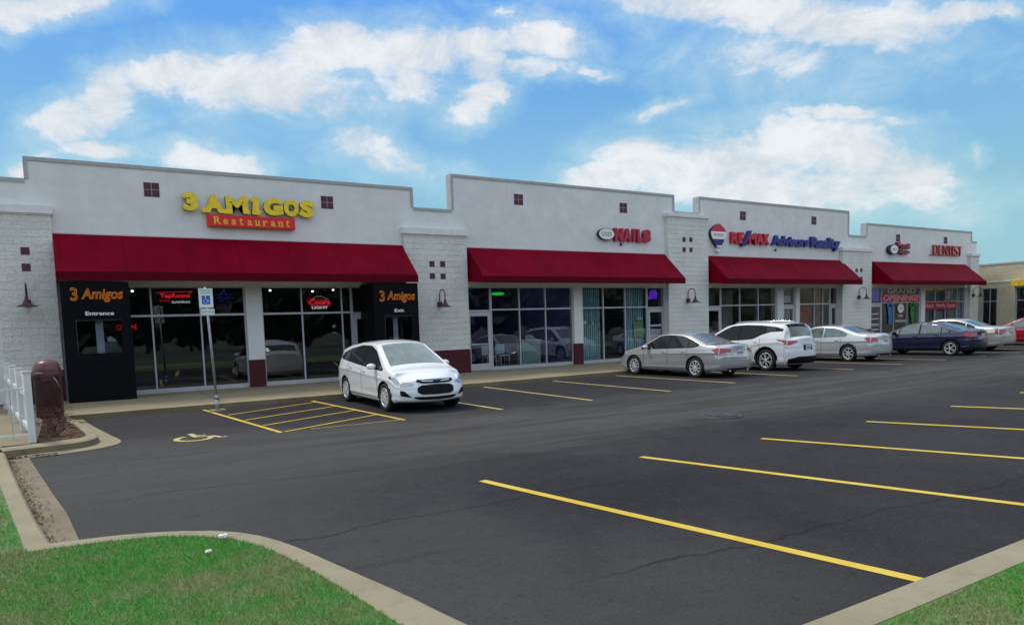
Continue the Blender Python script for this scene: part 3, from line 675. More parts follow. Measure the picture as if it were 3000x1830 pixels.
def door(x0, x1, handle_left=True, y0=.09, zt=2.2, head=HEAD):
    m1 = MB(); st = .105
    m1.box(x0, x1, y0+.02, y0+.09, zt, zt+.07); m1.box(x0, x0+.04, y0+.02, y0+.09, 0, zt); m1.box(x1-.04, x1, y0+.02, y0+.09, 0, zt)
    m1.box(x0, x0+.04, y0+.02, y0+.09, zt+.07, head); m1.box(x1-.04, x1, y0+.02, y0+.09, zt+.07, head); m1.box(x0+.04, x1-.04, y0+.02, y0+.09, head-.05, head)
    a, b = x0+.045, x1-.045
    m1.box(a, a+st, y0, y0+.05, .02, zt-.01); m1.box(b-st, b, y0, y0+.05, .02, zt-.01); m1.box(a+st, b-st, y0, y0+.05, .02, .27); m1.box(a+st, b-st, y0, y0+.05, zt-.16, zt-.01)
    m1.box(a+st, b-st, y0-.01, y0+.04, .98, 1.02)
    d = m1.build('door', 'aluminium', bld)
    MB().box(a+st, b-st, y0+.02, y0+.03, .27, zt-.16).build('pane', 'shop_glass', d)
    MB().box(x0+.04, x1-.04, y0+.05, y0+.06, zt+.07, head-.05).build('transom_pane', 'shop_glass', d)
    hx = a+.05 if handle_left else b-.05
    MB().tube([(hx, y0-.01, .92), (hx, y0-.07, .95), (hx, y0-.07, 1.2), (hx, y0-.01, 1.23)], .012, 6).build('handle', 'chrome', d)
    return d
ZS = [.13, 2.27, HEAD]
w1 = window([.16, .82, 2.16, 3.48, 4.78], ZS); w2 = window([5.26, 6.53, 7.86, 8.2], ZS)
door(8.2, 9.15); door(9.15, 10.08)
d2 = door(12.55, 13.6, True); w3 = window([13.6, 14.88, 16.1, 17.42], ZS); w4 = window([17.86, 19.02, 20.2, 21.45], ZS); d3 = door(21.45, 22.45, False)
d4 = door(25.0, 26.05, False); w5 = window([26.05, 27.37, 28.68, 29.98], ZS); d5 = door(30.45, 31.42, False)
w6 = window([31.72, 33.04, 33.76, 34.36], ZS); d6 = door(34.36, 34.98, True)
d7 = door(37.95, 39.1, False); w7 = window([39.1, 40.33, 41.7, 43.0], ZS); w8 = window([43.42, 44.75, 45.96, 47.28, 48.2], ZS)
# piers between windows with maroon foot
for a, b in [(4.78, 5.26), (17.42, 17.86), (29.98, 30.45), (31.42, 31.72), (43.0, 43.42), (-.13, .16), (12.5, 12.55), (24.92, 25.0), (37.6, 37.95), (48.2, 48.25)]:
    big = b-a > .4; p = MB().box(a, b, .0, .28, .85 if big else 0, HEAD).build('pier', 'wall_paint', bld)
    if big: MB().box(a-.0, b+.0, -.006, .28, -.01, .85).build('base', 'maroon_block', p)
# interior volumes
shops = [(-.1, 10.05, 'dark_interior', 'dark_interior'), (12.3, 17.64, mat('int_blue', (.07, .09, .26), .8), 'floor_tile'), (17.64, 24.4, mat('int_teal', (.10, .15, .16), .8), 'floor_tile'),
         (24.4, 31.55, mat('int_olive', (.20, .18, .12), .8, noise=.3, nscale=.6), 'floor_tile'), (31.55, 36.6, mat('int_brown', (.15, .10, .06), .8), 'floor_tile'), (36.6, 43.2, mat('int_dark', (.06, .06, .06), .8), 'floor_tile'), (43.2, 48.9, mat('int_beige', (.30, .31, .28), .8), 'floor_tile')]
for a, b, wm, fm in shops:
    m1 = MB(); y0, y1 = .31, 7.0
    m1.box(a+.05, b-.05, y0, y1, .0, .02, 1); m1.box(a+.05, b-.05, y0, y1, 3.45, 3.5, 0); m1.box(a+.05, b-.05, y1-.05, y1, .02, 3.45, 0)
    m1.box(a+.05, a+.1, y0, y1-.05, .02, 3.45, 0); m1.box(b-.1, b-.05, y0, y1-.05, .02, 3.45, 0)
    m1.build('shop_interior', [wm, fm], bld)
# interior ceiling lamps that show as bright dots
for x, z, y in [(1.75, 3.0, .8), (5.75, 3.02, .9), (7.2, 3.0, 1.1), (7.95, 3.05, 1.2), (15.2, 3.3, 2.5), (16.6, 3.3, 3.5), (27.5, 3.3, 3.0), (33.0, 3.3, 2.0), (40.5, 3.3, 2.5), (45.5, 3.3, 2.0)]:
    m1 = MB(); m1.lathe([(.0, 0), (.03, 0), (.04, .02), (.03, .05), (.0, .06)], (x, y, z), 12); m1.build('ceiling_lamp', 'lamp_glow', bld)
mat('tube_panel', (.9, .9, .9), .5, emit=(.85, .92, 1), estr=3.0)
for x, y in [(14.2, 2.6), (16.0, 2.6), (19.0, 2.6), (22.0, 2.6), (26.5, 2.6), (29.0, 2.6), (33.0, 2.6), (38.9, 2.6), (41.5, 2.6), (45.0, 2.6), (47.3, 2.6)]:
    MB().box(x-.6, x+.6, y-.12, y+.12, 3.38, 3.44).build('ceiling_light', 'tube_panel', bld)
# blinds and window graphics
def flat(name, m, x0, x1, z0, z1, y=.20, par=None, t=.004): return MB().box(x0, x1, y, y+t, z0, z1).build(name, m, par or bld)
def vblind(name, m, x0, x1, z0, z1, y=.26, wd=.09, gap=.012):
    m1 = MB(); x = x0
    while x < x1-wd*.6:
        dy = random.uniform(-.008, .008); m1.add([(x, y+dy, z0), (x+wd, y+.03-dy, z0), (x+wd, y+.03-dy, z1), (x, y+dy, z1)], [(0, 1, 2, 3)]); x += wd+gap
    return m1.build(name, m, bld)
vblind('vertical_blind', 'blind_pale', 17.95, 19.0, .14, 3.05); vblind('vertical_blind', 'blind_pale', 20.25, 21.4, .14, 3.05)
flat('poster', 'poster_green', 20.75, 21.3, 1.0, 1.65); flat('poster', 'plate_white', 20.95, 21.25, 1.72, 1.84)
flat('poster', 'plate_white', 21.62, 22.28, 1.42, 1.50, .115); flat('poster', 'poster_grey', 21.64, 22.26, .7, 1.3, .115)
vblind('vertical_blind', 'blind_beige', 43.5, 44.7, .14, 3.05); vblind('vertical_blind', 'blind_beige', 44.85, 45.3, .14, 3.05); vblind('vertical_blind', 'blind_beige', 46.5, 48.1, .14, 3.05)
vblind('vertical_blind', 'blind_olive', 28.75, 29.6, 1.0, 3.05, .4); vblind('vertical_blind', 'blind_olive', 25.1, 25.9, 2.3, 3.05, .3)
flat('poster', 'poster_red', 31.9, 32.95, 1.2, 2.15); flat('poster', 'poster_amber', 33.1, 33.7, .4, 3.0)
flat('poster', 'blind_olive', 26.6, 27.3, .3, 3.0, .5); flat('poster', 'poster_grey', 30.55, 31.1, .6, 2.0, .12); flat('poster', 'plate_white', 30.6, 31.2, 2.36, 2.7, .16)
flat('poster', 'poster_amber', 27.45, 29.9, .9, 1.25, 1.6, t=.05); flat('poster', mat('poster_blue', (.05, .12, .2), .6), 27.6, 29.7, 1.25, 1.5, 1.62)
# grand opening graphics (white GRAND, red band OPENING!)
go_b = empty('window_banner', (39.1, .09, 2.3), 0, 'red grand opening banner with white letters above blue and green foot decals', 'banner'); 
def inv(o, mb, name, m):
    q = mb.build(name, m, o); q.location = tuple(-a for a in o.location); return q
m1 = MB(); text(m1, 'GRAND', 39.62, 42.5, 2.80, 3.06, .085, depth=.01, bold=-.0); inv(go_b, m1, 'lettering', 'letter_white')
m1 = MB(); m1.box(39.14, 42.92, .075, .085, 2.31, 2.76); inv(go_b, m1, 'panel', mat('banner_red', (.48, .012, .04), .5))
m1 = MB(); text(m1, 'OPENING!', 39.2, 42.85, 2.36, 2.72, .074, depth=.006, outline=.035, shear=.25); inv(go_b, m1, 'lettering', mat('letter_pink', (.85, .45, .5), .5))
def foot_shape(cx, cz, s, flip=1):
    m1 = MB()
    def disc(x, z, rx, rz): m1.add([(cx+flip*s*(x+rx*math.cos(a)), .088, cz+s*(z+rz*math.sin(a))) for a in np.linspace(0, 6.283, 17)[:-1]]+[(cx+flip*s*(x+rx*math.cos(a)), .096, cz+s*(z+rz*math.sin(a))) for a in np.linspace(0, 6.283, 17)[:-1]], [tuple(range(16)), tuple(range(31, 15, -1))]+[(i, 16+i, 16+(i+1) % 16, (i+1) % 16) for i in range(16)])
    sole = [(-.19, .28), (-.05, .36), (.15, .33), (.26, .2), (.26, 0), (.16, -.25), (.15, -.5), (.08, -.62), (-.05, -.62), (-.12, -.5), (-.08, -.2), (-.17, .05)]
    pts = [(cx+flip*s*x, cz+s*z) for x, z in smoothp(sole+[sole[0]], 2)[:-1]]
    m1.prism(pts, .088, .096)
    for x, z, r_ in [(-.18, .47, .09), (-.03, .53, .065), (.1, .51, .055), (.2, .45, .05), (.28, .37, .045)]: disc(x, z, r_, r_*1.3)
    return m1
prop(foot_shape(39.9, 1.68, 1.05).build('window_decal', 'blue_decal'), 'bright blue footprint decal on the shop window under the red banner', 'window decal')
prop(foot_shape(42.3, 1.65, 1.1, -1).build('window_decal', 'green_decal'), 'green footprint decal on the shop window right of the blue one', 'window decal')
lg = empty('window_logo', (41.0, .09, 1.6), 0, 'round white logo with small lettering on glass between the foot decals', 'window decal')
m1 = MB(); m1.add([(41.0+.33*math.cos(a), .086, 1.93+.26*math.sin(a)) for a in np.linspace(0, 6.283, 25)[:-1]], [tuple(range(24))]); inv(lg, m1, 'disc', 'nails_white')
m1 = MB(); text(m1, 'COZY', 40.78, 41.24, 1.86, 2.0, .084, depth=.003); inv(lg, m1, 'lettering', 'sign_green')
m1 = MB(); text(m1, 'Foot', 40.8, 41.22, 1.44, 1.6, .088, depth=.003); text(m1, 'MASSAGE', 40.5, 41.55, 1.13, 1.28, .088, depth=.003); inv(lg, m1, 'lettering', 'letter_white')
db = empty('window_banner', (43.45, .09, 1.8), 0, 'dark red banner reading family dental across the dentist window', 'banner')
m1 = MB(); m1.box(43.47, 47.2, .078, .086, 1.8, 2.26); inv(db, m1, 'panel', mat('dental_red', (.33, .012, .04), .5))
for wd_, a_, b_, c_, d_ in (('Hart', 43.6, 44.5, 1.92, 2.16), ('Family', 44.85, 45.85, 1.87, 2.16), ('Dental', 46.05, 47.0, 1.92, 2.16)):
    m1 = MB(); text(m1, wd_, a_, b_, c_, d_, .077, depth=.004); inv(db, m1, 'lettering', mat('letter_rose', (.8, .5, .52), .5))
tt = MB(); tt.box(46.15, 46.6, .19, .20, 2.42, 2.95); flat('poster', 'plate_white', 46.15, 46.6, 2.42, 2.95); flat('poster', 'poster_grey', 44.9, 45.8, .9, 1.7)
for z in (.75, 1.05, 1.35, 1.62): flat('poster', 'letter_white', 38.15, 38.85, z, z+.06, .118)
flat('poster', mat('door_navy', (.015, .015, .06), .5), 38.12, 38.9, .35, 2.0, .122)
flat('poster', mat('purple_panel', (.08, .04, .35), .5, emit=(.1, .05, .5), estr=.25), 38.0, 39.0, 2.35, 3.05)

# ---- neon signs inside the restaurant windows
def neon(name, label, words, cat='neon sign'):
    e = empty(name, (words[0][1], .21, words[0][3]), 0, label, cat)
    for s_, x0, x1, z0, z1, m_, ol in words:
        m1 = MB(); text(m1, s_, x0, x1, z0, z1, .215, depth=.03, outline=ol); inv(e, m1, 'lettering', m_)
    return e
e = neon('neon_sign', 'red and white neon gaming sign behind the window left of the sign post', [('TapRoom', 2.42, 3.22, 2.76, 2.92, 'neon_red', .045), ('GAMING', 2.72, 3.22, 2.63, 2.70, 'neon_white', .03)])
m1 = MB(); m1.tube([(2.34, .2, 2.945), (3.3, .2, 2.975)], .009, 6); m1.tube([(2.4, .2, 2.72), (2.68, .2, 2.71)], .009, 6); m1.tube([(3.3, .2, 2.975), (3.18, .2, 2.86)], .008, 6); inv(e, m1, 'underline', 'neon_red')
e = neon('neon_sign', 'red script neon beer sign with pale mountain outline and green and white lower word', [('Coors', 6.80, 7.50, 2.53, 2.72, 'neon_red', .06), ('LIGHT', 6.88, 7.42, 2.40, 2.49, 'neon_white', .035)])
m1 = MB(); m1.tube([(6.92, .2, 2.73), (7.08, .2, 2.83), (7.14, .2, 2.80), (7.2, .2, 2.82), (7.46, .2, 2.70)], .009, 6); inv(e, m1, 'mountain', mat('neon_dim', (.3, .32, .3), .4, emit=(.5, .55, .5), estr=.3))
m1 = MB(); m1.tube([(6.74, .2, 2.66), (6.8, .2, 2.74), (7.4, .2, 2.68), (7.56, .2, 2.58), (7.5, .2, 2.50), (6.84, .2, 2.505), (6.74, .2, 2.66)], .008, 6); inv(e, m1, 'border', 'neon_red')
neon('neon_sign', 'small red open sign glowing at the window edge beside the black entrance', [('OPEN', 1.22, 1.74, 1.88, 2.04, 'neon_red', .03)])
e = empty('neon_sign', (4.2, .2, 2.8), 0, 'dim blue star shaped neon sign behind the parking sign', 'neon sign')
m1 = MB(); st = [(4.2+(.27 if k % 2 == 0 else .09)*math.cos(R(90+36*k)), 2.82+(.22 if k % 2 == 0 else .08)*math.sin(R(90+36*k))) for k in range(11)]
m1.tube([(x, .2, z) for x, z in st], .009, 6); inv(e, m1, 'tube', 'neon_blue'); m1 = MB(); m1.tube([(4.2, .2, 2.6), (4.2, .2, 2.42)], .006, 5); m1.tube([(3.95, .2, 2.78), (4.5, .2, 2.78)], .006, 5); inv(e, m1, 'wire', 'neon_blue')
m1 = MB(); m1.lathe([(0, -.06), (.20, -.05), (.27, 0), (.20, .05), (0, .06)], (14.35, .8, 2.9), 16); prop(m1.build('green_lamp', 'neon_green'), 'green glowing lamp inside the empty blue lit shop', 'lamp')
m1 = MB(); m1.lathe([(0, -.05), (.2, -.05), (.2, .05), (0, .05)], (22.0, .3, 2.82), 18, axis='y'); m1.box(21.7, 22.2, .28, .31, 2.62, 2.75); prop(m1.build('neon_sign', 'neon_purple'), 'purple glowing sign above the nail shop door', 'neon sign')
# furniture visible through the second shop
t = empty('reception_counter', (16.2, 1.3, .02), 0, 'pale green and white reception counter inside the second shop', 'counter')
MB().box(-.6, .3, -.2, .25, 0, 1.0, bev=.02).build('body', mat('counter_green', (.35, .5, .45), .5), t); MB().box(-.65, .35, -.25, .3, 1.0, 1.04, bev=.01).build('top', 'white_metal', t)
for k, (x, y) in enumerate([(14.1, 1.2), (14.9, 1.5)]):
    t = empty('chair', (x, y, .02), 0, ['white plastic chair nearest the shop door seen through glass', 'white plastic chair near the counter seen through glass'][k], 'chair', 'chairs inside the shop')
    MB().box(-.22, .22, -.22, .22, .43, .47, bev=.01).build('seat', 'white_metal', t); MB().box(-.22, .22, .2, .24, .5, .9, bev=.01).build('backrest', 'white_metal', t)
    for sx in (-1, 1):
        for sy in (-1, 1): MB().tube([(sx*.19, sy*.19, 0), (sx*.19, sy*.19, .43)], .015, 6).build('leg', 'white_metal', t)

# ================================================================== black vestibules
def vestibule(x0, x1, word, label, wx0, wx1, wz0, wz1, tx, tz, wt):
    e = empty('vestibule', (x0, -1.18, 0), 0, label, 'entrance box')
    z1, yf, yb = 3.16, -1.17, .085
    m1 = MB()
    m1.box(x0, wx0, yf, yf+.05, -.03, z1); m1.box(wx1, x1, yf, yf+.05, -.03, z1); m1.box(wx0, wx1, yf, yf+.05, -.03, wz0); m1.box(wx0, wx1, yf, yf+.05, wz1, z1)
    m1.box(x0, x0+.05, yf+.05, yb, -.03, z1); m1.box(x1-.05, x1, yf+.05, yb, -.03, z1)
    inv(e, m1, 'body', 'black_panel')
    m1 = MB(); m1.box(wx0, wx1, yf+.01, yf+.02, wz0, wz1); inv(e, m1, 'window', 'shop_glass')
    m1 = MB(); m1.box(wx0-.012, wx1+.012, yf-.006, yf-.0005, wz1, wz1+.012); m1.box(wx0-.012, wx0, yf-.006, yf-.0005, wz0, wz1); inv(e, m1, 'window_trim', 'iron')
    m1 = MB(); m1.box(wx0+(wx1-wx0)*.42, wx0+(wx1-wx0)*.60, yf+.3, yf+.32, wz0, wz1); inv(e, m1, 'inner_frame', 'aluminium')
    m1 = MB(); text(m1, '3', tx[0], tx[0]+(tx[1]-tx[0])*.14, tz[0]+.04, tz[1], yf-.001, depth=.02, outline=.028)
    a = tx[0]+(tx[1]-tx[0])*.20; text(m1, 'Amigos', a, tx[1], tz[0], tz[1]-.02, yf-.001, depth=.02, outline=.030, shear=.2); inv(e, m1, 'lettering', 'letter_orange')
    m1 = MB(); text(m1, word, wt[0], wt[1], wt[2], wt[3], yf-.001, depth=.01, bold=.02); inv(e, m1, 'lettering', 'letter_white')
    return e
vestibule(-.06, 1.53, 'Entrance', 'black entrance box with orange lettering under the left end of the awning', .25, 1.28, 1.27, 2.14, (.16, 1.38), (2.62, 3.01), (.47, 1.13, 2.28, 2.38))
vestibule(8.5, 10.06, 'Exit', 'black exit box with orange lettering behind the white hatchback', 8.86, 9.8, .9, 2.08, (8.70, 9.95), (2.52, 2.92), (9.2, 9.53, 2.22, 2.32))

# ================================================================== wall signs
def sign(label, loc, cat='sign'): return empty('wall_sign', loc, 0, label, cat)
e = sign('large yellow and red restaurant sign of bulky letters above the left awning', (5.0, 0, 5.3))
def letter(ch, x0, x1, z0, z1, m_front, m_side, bold, ang=0, dep=.13, y=-.07, par=None, name='letter'):
    v, f = text_geo(ch, x0, x1, z0, z1, y, depth=dep, bold=bold)
    cx, cz = (x0+x1)/2, (z0+z1)/2; ca, sa = math.cos(ang), math.sin(ang)
    v = [(cx+(x-cx)*ca-(z-cz)*sa, yy, cz+(x-cx)*sa+(z-cz)*ca) for x, yy, z in v]
    m1 = MB(); m1.add(v, f)
    me = m1.build(name, [m_front, m_side], par); me.location = tuple(-q for q in par.location)
    for p in me.data.polygons:
        if abs(p.normal.y) < .7: p.material_index = 1
    return me
for ch, x0, x1, an, dz in [('3', 3.18, 3.57, 0, .02), ('A', 3.73, 4.30, .0, 0), ('M', 4.36, 4.98, .06, 0), ('I', 5.13, 5.30, -.12, .0), ('G', 5.45, 6.02, .10, 0), ('O', 6.07, 6.52, -.04, 0), ('S', 6.58, 6.99, .08, 0)]:
    letter(ch, x0-.01, x1+.01, 5.285+dz, 5.82+dz, 'yellow_sign', 'sign_return', .05 if ch in 'MI' else .075, an, .12, -.06, e)
# curls that give the letters their cartoon feet
for x, z, r_ in [(3.74, 5.35, .075), (4.29, 5.34, .07), (4.36, 5.34, .075), (4.98, 5.35, .065), (5.14, 5.73, .075), (5.30, 5.36, .07), (5.97, 5.5, .065), (3.22, 5.42, .065), (3.22, 5.73, .065), (6.60, 5.4, .065), (6.97, 5.72, .06)]:
    m1 = MB(); m1.lathe([(0, -.19), (r_, -.185), (r_, -.06), (0, -.06)], (x, 0, z), 14, axis='y', smooth=False); inv(e, m1, 'letter_curl', 'yellow_sign')
m1 = MB(); m1.box(3.80, 6.38, -.20, -.03, 4.885, 5.235, bev=.01); inv(e, m1, 'panel', 'sign_red')
m1 = MB(); v_ = [('R', 3.98, 4.17, 4.95, 5.18)]+[(c, 4.24+i*.232, 4.24+i*.232+(.13 if c != 't' else .10), 4.95, 5.17 if c == 't' else 5.11) for i, c in enumerate('estaurant')]
for c, a, b, z0, z1 in v_: text(m1, c, a, b, z0, z1, -.201, depth=.012, bold=.02)
for c, a, b, z0, z1 in v_:
    if c in 'Rrnu': m1.box(a-.02, a+.06, -.212, -.2015, z0, z0+.018); m1.box(a-.02, a+.03, -.212, -.2016, z1-.018, z1)
    if c in 'Rnau': m1.box(b-.05, b+.02, -.212, -.2017, z0, z0+.018)
inv(e, m1, 'lettering', 'sign_orange')
m1 = MB()
for x in (3.37, 4.0, 4.68, 5.2, 5.7, 6.3, 6.8): m1.box(x-.02, x+.02, -.06, -.001, 5.5, 5.54)
inv(e, m1, 'mounting', 'sign_return')

e = sign('white oval and dark red nail shop sign above the second awning', (20, 0, 5.2))
def disc_oval(cx, cz, rx, rz, y0, y1, n=28):
    m1 = MB(); P = [(cx+rx*math.cos(a), cz+rz*math.sin(a)) for a in np.linspace(0, 2*math.pi, n+1)[:-1]]; m1.prism(P, y0, y1); return m1
inv(e, disc_oval(19.06, 5.26, .42, .235, -.16, -.02), 'oval_back', 'sign_return'); inv(e, disc_oval(19.06, 5.26, .40, .215, -.165, -.161), 'oval_face', 'nails_white')
m1 = MB(); text(m1, 'COZY', 18.78, 19.34, 5.18, 5.34, -.166, depth=.006); inv(e, m1, 'lettering', 'sign_return')
for c, a, b in [('N', 19.50, 19.97), ('A', 19.98, 20.42), ('I', 20.50, 20.62), ('L', 20.72, 21.02), ('S', 21.06, 21.5)]: letter(c, a, b, 5.0, 5.53, 'nails_red', 'nails_red', .085, 0, .14, -.02, e)
prop(MB().box(19.88, 19.96, -.06, -.002, 4.83, 4.93).build('junction_box', 'iron'), 'tiny dark junction box on the wall under the nail shop sign', 'junction box')

e = sign('red white and blue real estate sign with a hot air balloon above the third awning', (30, 0, 5.3))
# balloon: outline with bands
def bal(t0, t1, m_, y0, y1, grow=0.0, nm='balloon_band'):
    cx, zt, zb = 25.66, 5.99, 4.93
    def hw(t): return (.50+grow)*(math.sin(min(1, t/.42)*math.pi/2)**.75 if t < .42 else (1-((t-.42)/.58)**1.5*.80))
    L = []; Rr = []
    for k in range(13):
        t = t0+(t1-t0)*k/12; z = zt+(zb-zt)*t; bow = .05
        L.append((cx-hw(t), z)); Rr.append((cx+hw(t), z))
    m1 = MB(); m1.prism(L+Rr[::-1], y0, y1); inv(e, m1, nm, m_)
bal(.0, 1.0, 'sign_return', -.14, -.02, .03, 'balloon_back'); bal(.01, .34, 'remax_red', -.165, -.141); bal(.341, .66, 'nails_white', -.165, -.141); bal(.661, .93, 'remax_blue', -.165, -.141); bal(.931, 1.0, 'nails_white', -.165, -.141)
m1 = MB(); text(m1, 'RE/MAX', 25.33, 25.98, 5.42, 5.54, -.166, depth=.004); inv(e, m1, 'lettering', 'remax_red')
m1 = MB(); m1.box(25.55, 25.77, -.16, -.04, 4.72, 4.84, bev=.01); m1.tube([(25.57, -.1, 4.84), (25.52, -.1, 4.93)], .01, 5); m1.tube([(25.75, -.1, 4.84), (25.8, -.1, 4.93)], .01, 5); inv(e, m1, 'basket', 'nails_white')
for c, a, b, m_ in [('R', 26.52, 26.98, 'remax_red'), ('E', 27.02, 27.38, 'remax_red'), ('M', 27.72, 28.27, 'remax_red'), ('A', 28.27, 28.75, 'remax_red'), ('X', 28.72, 29.2, 'remax_red')]: letter(c, a, b, 5.14, 5.66, m_, m_, .045, 0, .14, -.02, e)
m1 = MB(); m1.prism([(27.2, 5.03), (27.42, 5.03), (27.92, 5.76), (27.70, 5.76)], -.19, -.03); inv(e, m1, 'slash', 'remax_blue')
m1 = MB(); text(m1, 'Advisors', 29.42, 32.2, 5.14, 5.62, -.02, depth=.14, bold=.05); text(m1, 'Realty', 32.42, 34.86, 4.99, 5.66, -.02, depth=.14, bold=.05); inv(e, m1, 'lettering', 'remax_blue')
prop(MB().box(29.75, 29.84, -.06, -.002, 4.88, 4.98).build('junction_box', 'iron'), 'tiny dark junction box on the wall under the real estate sign', 'junction box')

e = sign('dark red foot massage sign with white round logo above the fourth awning', (40.5, 0, 5.2))
inv(e, disc_oval(39.72, 5.22, .46, .27, -.2, -.02), 'oval_back', 'sign_return'); inv(e, disc_oval(39.78, 5.23, .36, .23, -.205, -.201), 'oval_face', 'nails_white')
m1 = MB(); text(m1, 'COZY', 39.55, 40.0, 5.17, 5.29, -.206, depth=.004); inv(e, m1, 'lettering', 'sign_return')
m1 = MB(); text(m1, 'Foot', 40.15, 41.45, 5.30, 5.65, -.02, depth=.16, bold=.05); text(m1, 'Spa', 40.25, 41.4, 4.96, 5.27, -.02, depth=.16, bold=.05); inv(e, m1, 'lettering', 'foot_red')
e = sign('thin red open channel dentist letters above the right end of the fourth awning', (45.5, 0, 5.3))
for i, (c, a, b) in enumerate([('D', 44.0, 44.5), ('E', 44.6, 44.98), ('N', 45.08, 45.55), ('T', 45.62, 46.05), ('I', 46.14, 46.22), ('S', 46.32, 46.75), ('T', 46.8, 47.25)]): letter(c, a, b, 5.05, 5.62, mat('dentist_face', (.50, .15, .15), .5), 'dentist_red', -.02, 0, .12, -.05, e)
m1 = MB(); m1.box(43.7, 47.2, -.05, -.01, 5.02, 5.05); inv(e, m1, 'raceway', 'dentist_red')

# ================================================================== wall lamps
lamp_at = [(-.81, -.21, 2.65), (11.31, -.21, 2.48), (23.56, -.21, 2.51), (36.38, -.21, 2.57), (48.5, -.21, 2.61)]
labs = ['dark red gooseneck wall lamp left of the restaurant awning', 'gooseneck wall lamp on the pilaster between the restaurant and the second shop', 'gooseneck wall lamp on the pilaster left of the real estate office', 'gooseneck wall lamp on the pilaster left of the foot massage shop', 'gooseneck wall lamp at the far right end of the strip']
L0 = empty('wall_lamp', lamp_at[0], 0, labs[0], 'lamp', 'gooseneck lamps along the front wall')
MB().box(-.08, .08, -.11, 0, -.09, .09, bev=.008).build('mounting_box', 'dark_red_metal', L0)
pts = [(0, -.05, .09)]+[(0, -.27-.22*math.cos(a), .36+.16*math.sin(a)) for a in np.linspace(R(180+180), R(0), 1)]
arc = [(0, -.05, .09), (0, -.05, .30)]+[(0, -.26+.21*math.cos(a), .32+.19*math.sin(a)) for a in np.linspace(0, math.pi, 10)]+[(0, -.47, .15)]
MB().tube(arc, .019, 8).build('arm', 'dark_red_metal', L0)
MB().lathe([(.0, .17), (.035, .17), (.045, .08), (.06, .04), (.11, -.04), (.22, -.09), (.255, -.10), (.25, -.105), (.1, -.05), (.04, .03), (0, .03)], (0, -.47, 0), 28).build('shade', 'dark_red_metal', L0)
MB().lathe([(0, -.02), (.035, -.03), (.04, -.06), (0, -.09)], (0, -.47, 0), 12).build('bulb', 'nails_white', L0)
index_children()
for p, lb in zip(lamp_at[1:], labs[1:]):
    c = copy_tree(L0); c.location = p; c['label'] = lb

# ================================================================== perpendicular tan wing
wg = empty('side_building', (50.2, 0, 0), 0, 'tan rough block building at far right standing at right angles to the strip', 'building')
X0 = 50.2
m1 = MB(); ya, yb = 6.0, -16.0
wins = [(.05, -.85, .35, 3.05), (-1.87, -3.2, .1, 3.02)]
m1.box(X0, X0+.3, ya, .05, 0, 4.5); m1.box(X0, X0+.3, .05, -.85, 3.05, 4.5); m1.box(X0, X0+.3, .05, -.85, -.1, .35); m1.box(X0, X0+.3, -.85, -1.87, -.1, 4.5); m1.box(X0, X0+.3, -1.87, -3.2, 3.02, 4.5); m1.box(X0, X0+.3, -3.2, yb, -.1, 4.5)
m1.box(X0+.3, X0+14, ya-.3, ya, 0, 4.4); m1.box(X0+.3, X0+14, yb, yb+.3, -.3, 4.4); m1.box(X0+.3, X0+14, yb+.3, ya-.3, 4.2, 4.3)
inv(wg, m1, 'wall', 'tan_block')
m1 = MB(); m1.box(X0-.03, X0+.35, ya, yb, 4.5, 4.6); inv(wg, m1, 'coping', 'coping')
m1 = MB(); m1.box(X0-.05, X0-.0, ya, -1.80, 3.40, 3.48); inv(wg, m1, 'ledge', mat('pale_trim', (.70, .68, .58), .7))
m1 = MB(); m1.box(X0-.5, X0-.002, -1.82, -3.6, 3.08, 3.46, bev=.01); inv(wg, m1, 'awning', mat('yellow_awning', (.70, .50, .03), .5, noise=.2))
for (y0, y1, z0, z1) in wins:
    m1 = MB(); fw = .05
    m1.box(X0+.1, X0+.16, y0, y0-fw, z0, z1); m1.box(X0+.1, X0+.16, y1+fw, y1, z0, z1); m1.box(X0+.1, X0+.16, y0-fw, y1+fw, z1-fw, z1); m1.box(X0+.1, X0+.16, y0-fw, y1+fw, z0, z0+fw)
    ym = (y0+y1)/2; m1.box(X0+.1, X0+.16, ym-.02, ym+.02, z0+fw, z1-fw); m1.box(X0+.102, X0+.158, y0-fw, y1+fw, 2.2, 2.24)
    wv = inv(wg, m1, 'window', 'aluminium'); m1 = MB(); m1.box(X0+.13, X0+.14, y0-fw, y1+fw, z0+fw, z1-fw); m1.build('pane', 'shop_glass', wv)
m1 = MB(); m1.box(X0+.31, X0+4, ya-.4, yb+.4, .0, .02, 0); m1.box(X0+4, X0+4.1, ya-.4, yb+.4, .02, 4.1); inv(wg, m1, 'interior', 'dark_interior')

# ================================================================== sign post, bin, fence, shrub
e = empty('accessible_parking_sign', (2.96, -4.95, -.17), 0, 'leaning metal post with blue wheelchair parking sign and small fine plate', 'parking sign')
MB().box(-.17, .17, -.14, .14, 0, .05, bev=.012).build('footing', 'kerb_concrete', e)
MB().tube([(0, 0, .03), (0, 0, .28)], .055, 10).tube([(0, 0, .28), (0, 0, .40)], [.055, .04], 10).build('sleeve', 'galvanised', e)
lean = -.035
MB().tube([(0, 0, .05), (lean*2.93, .0, 2.96)], .03, 10).build('pole', 'galvanised', e)
def pl(z): return lean*z
m1 = MB(); x = pl(2.7)-.01
P = [(x-.155, 2.475), (x+.155, 2.475), (x+.155, 2.93), (x-.155, 2.93)]; m1.prism(P, -.045, -.04); s1 = m1.build('sign_plate', 'sign_white', e)
m1 = MB(); text(m1, 'RESERVED', x-.13, x+.13, 2.865, 2.905, -.0455, depth=.002); text(m1, 'PARKING', x-.11, x+.11, 2.80, 2.845, -.0455, depth=.002); m1.build('lettering', 'sign_green', s1)
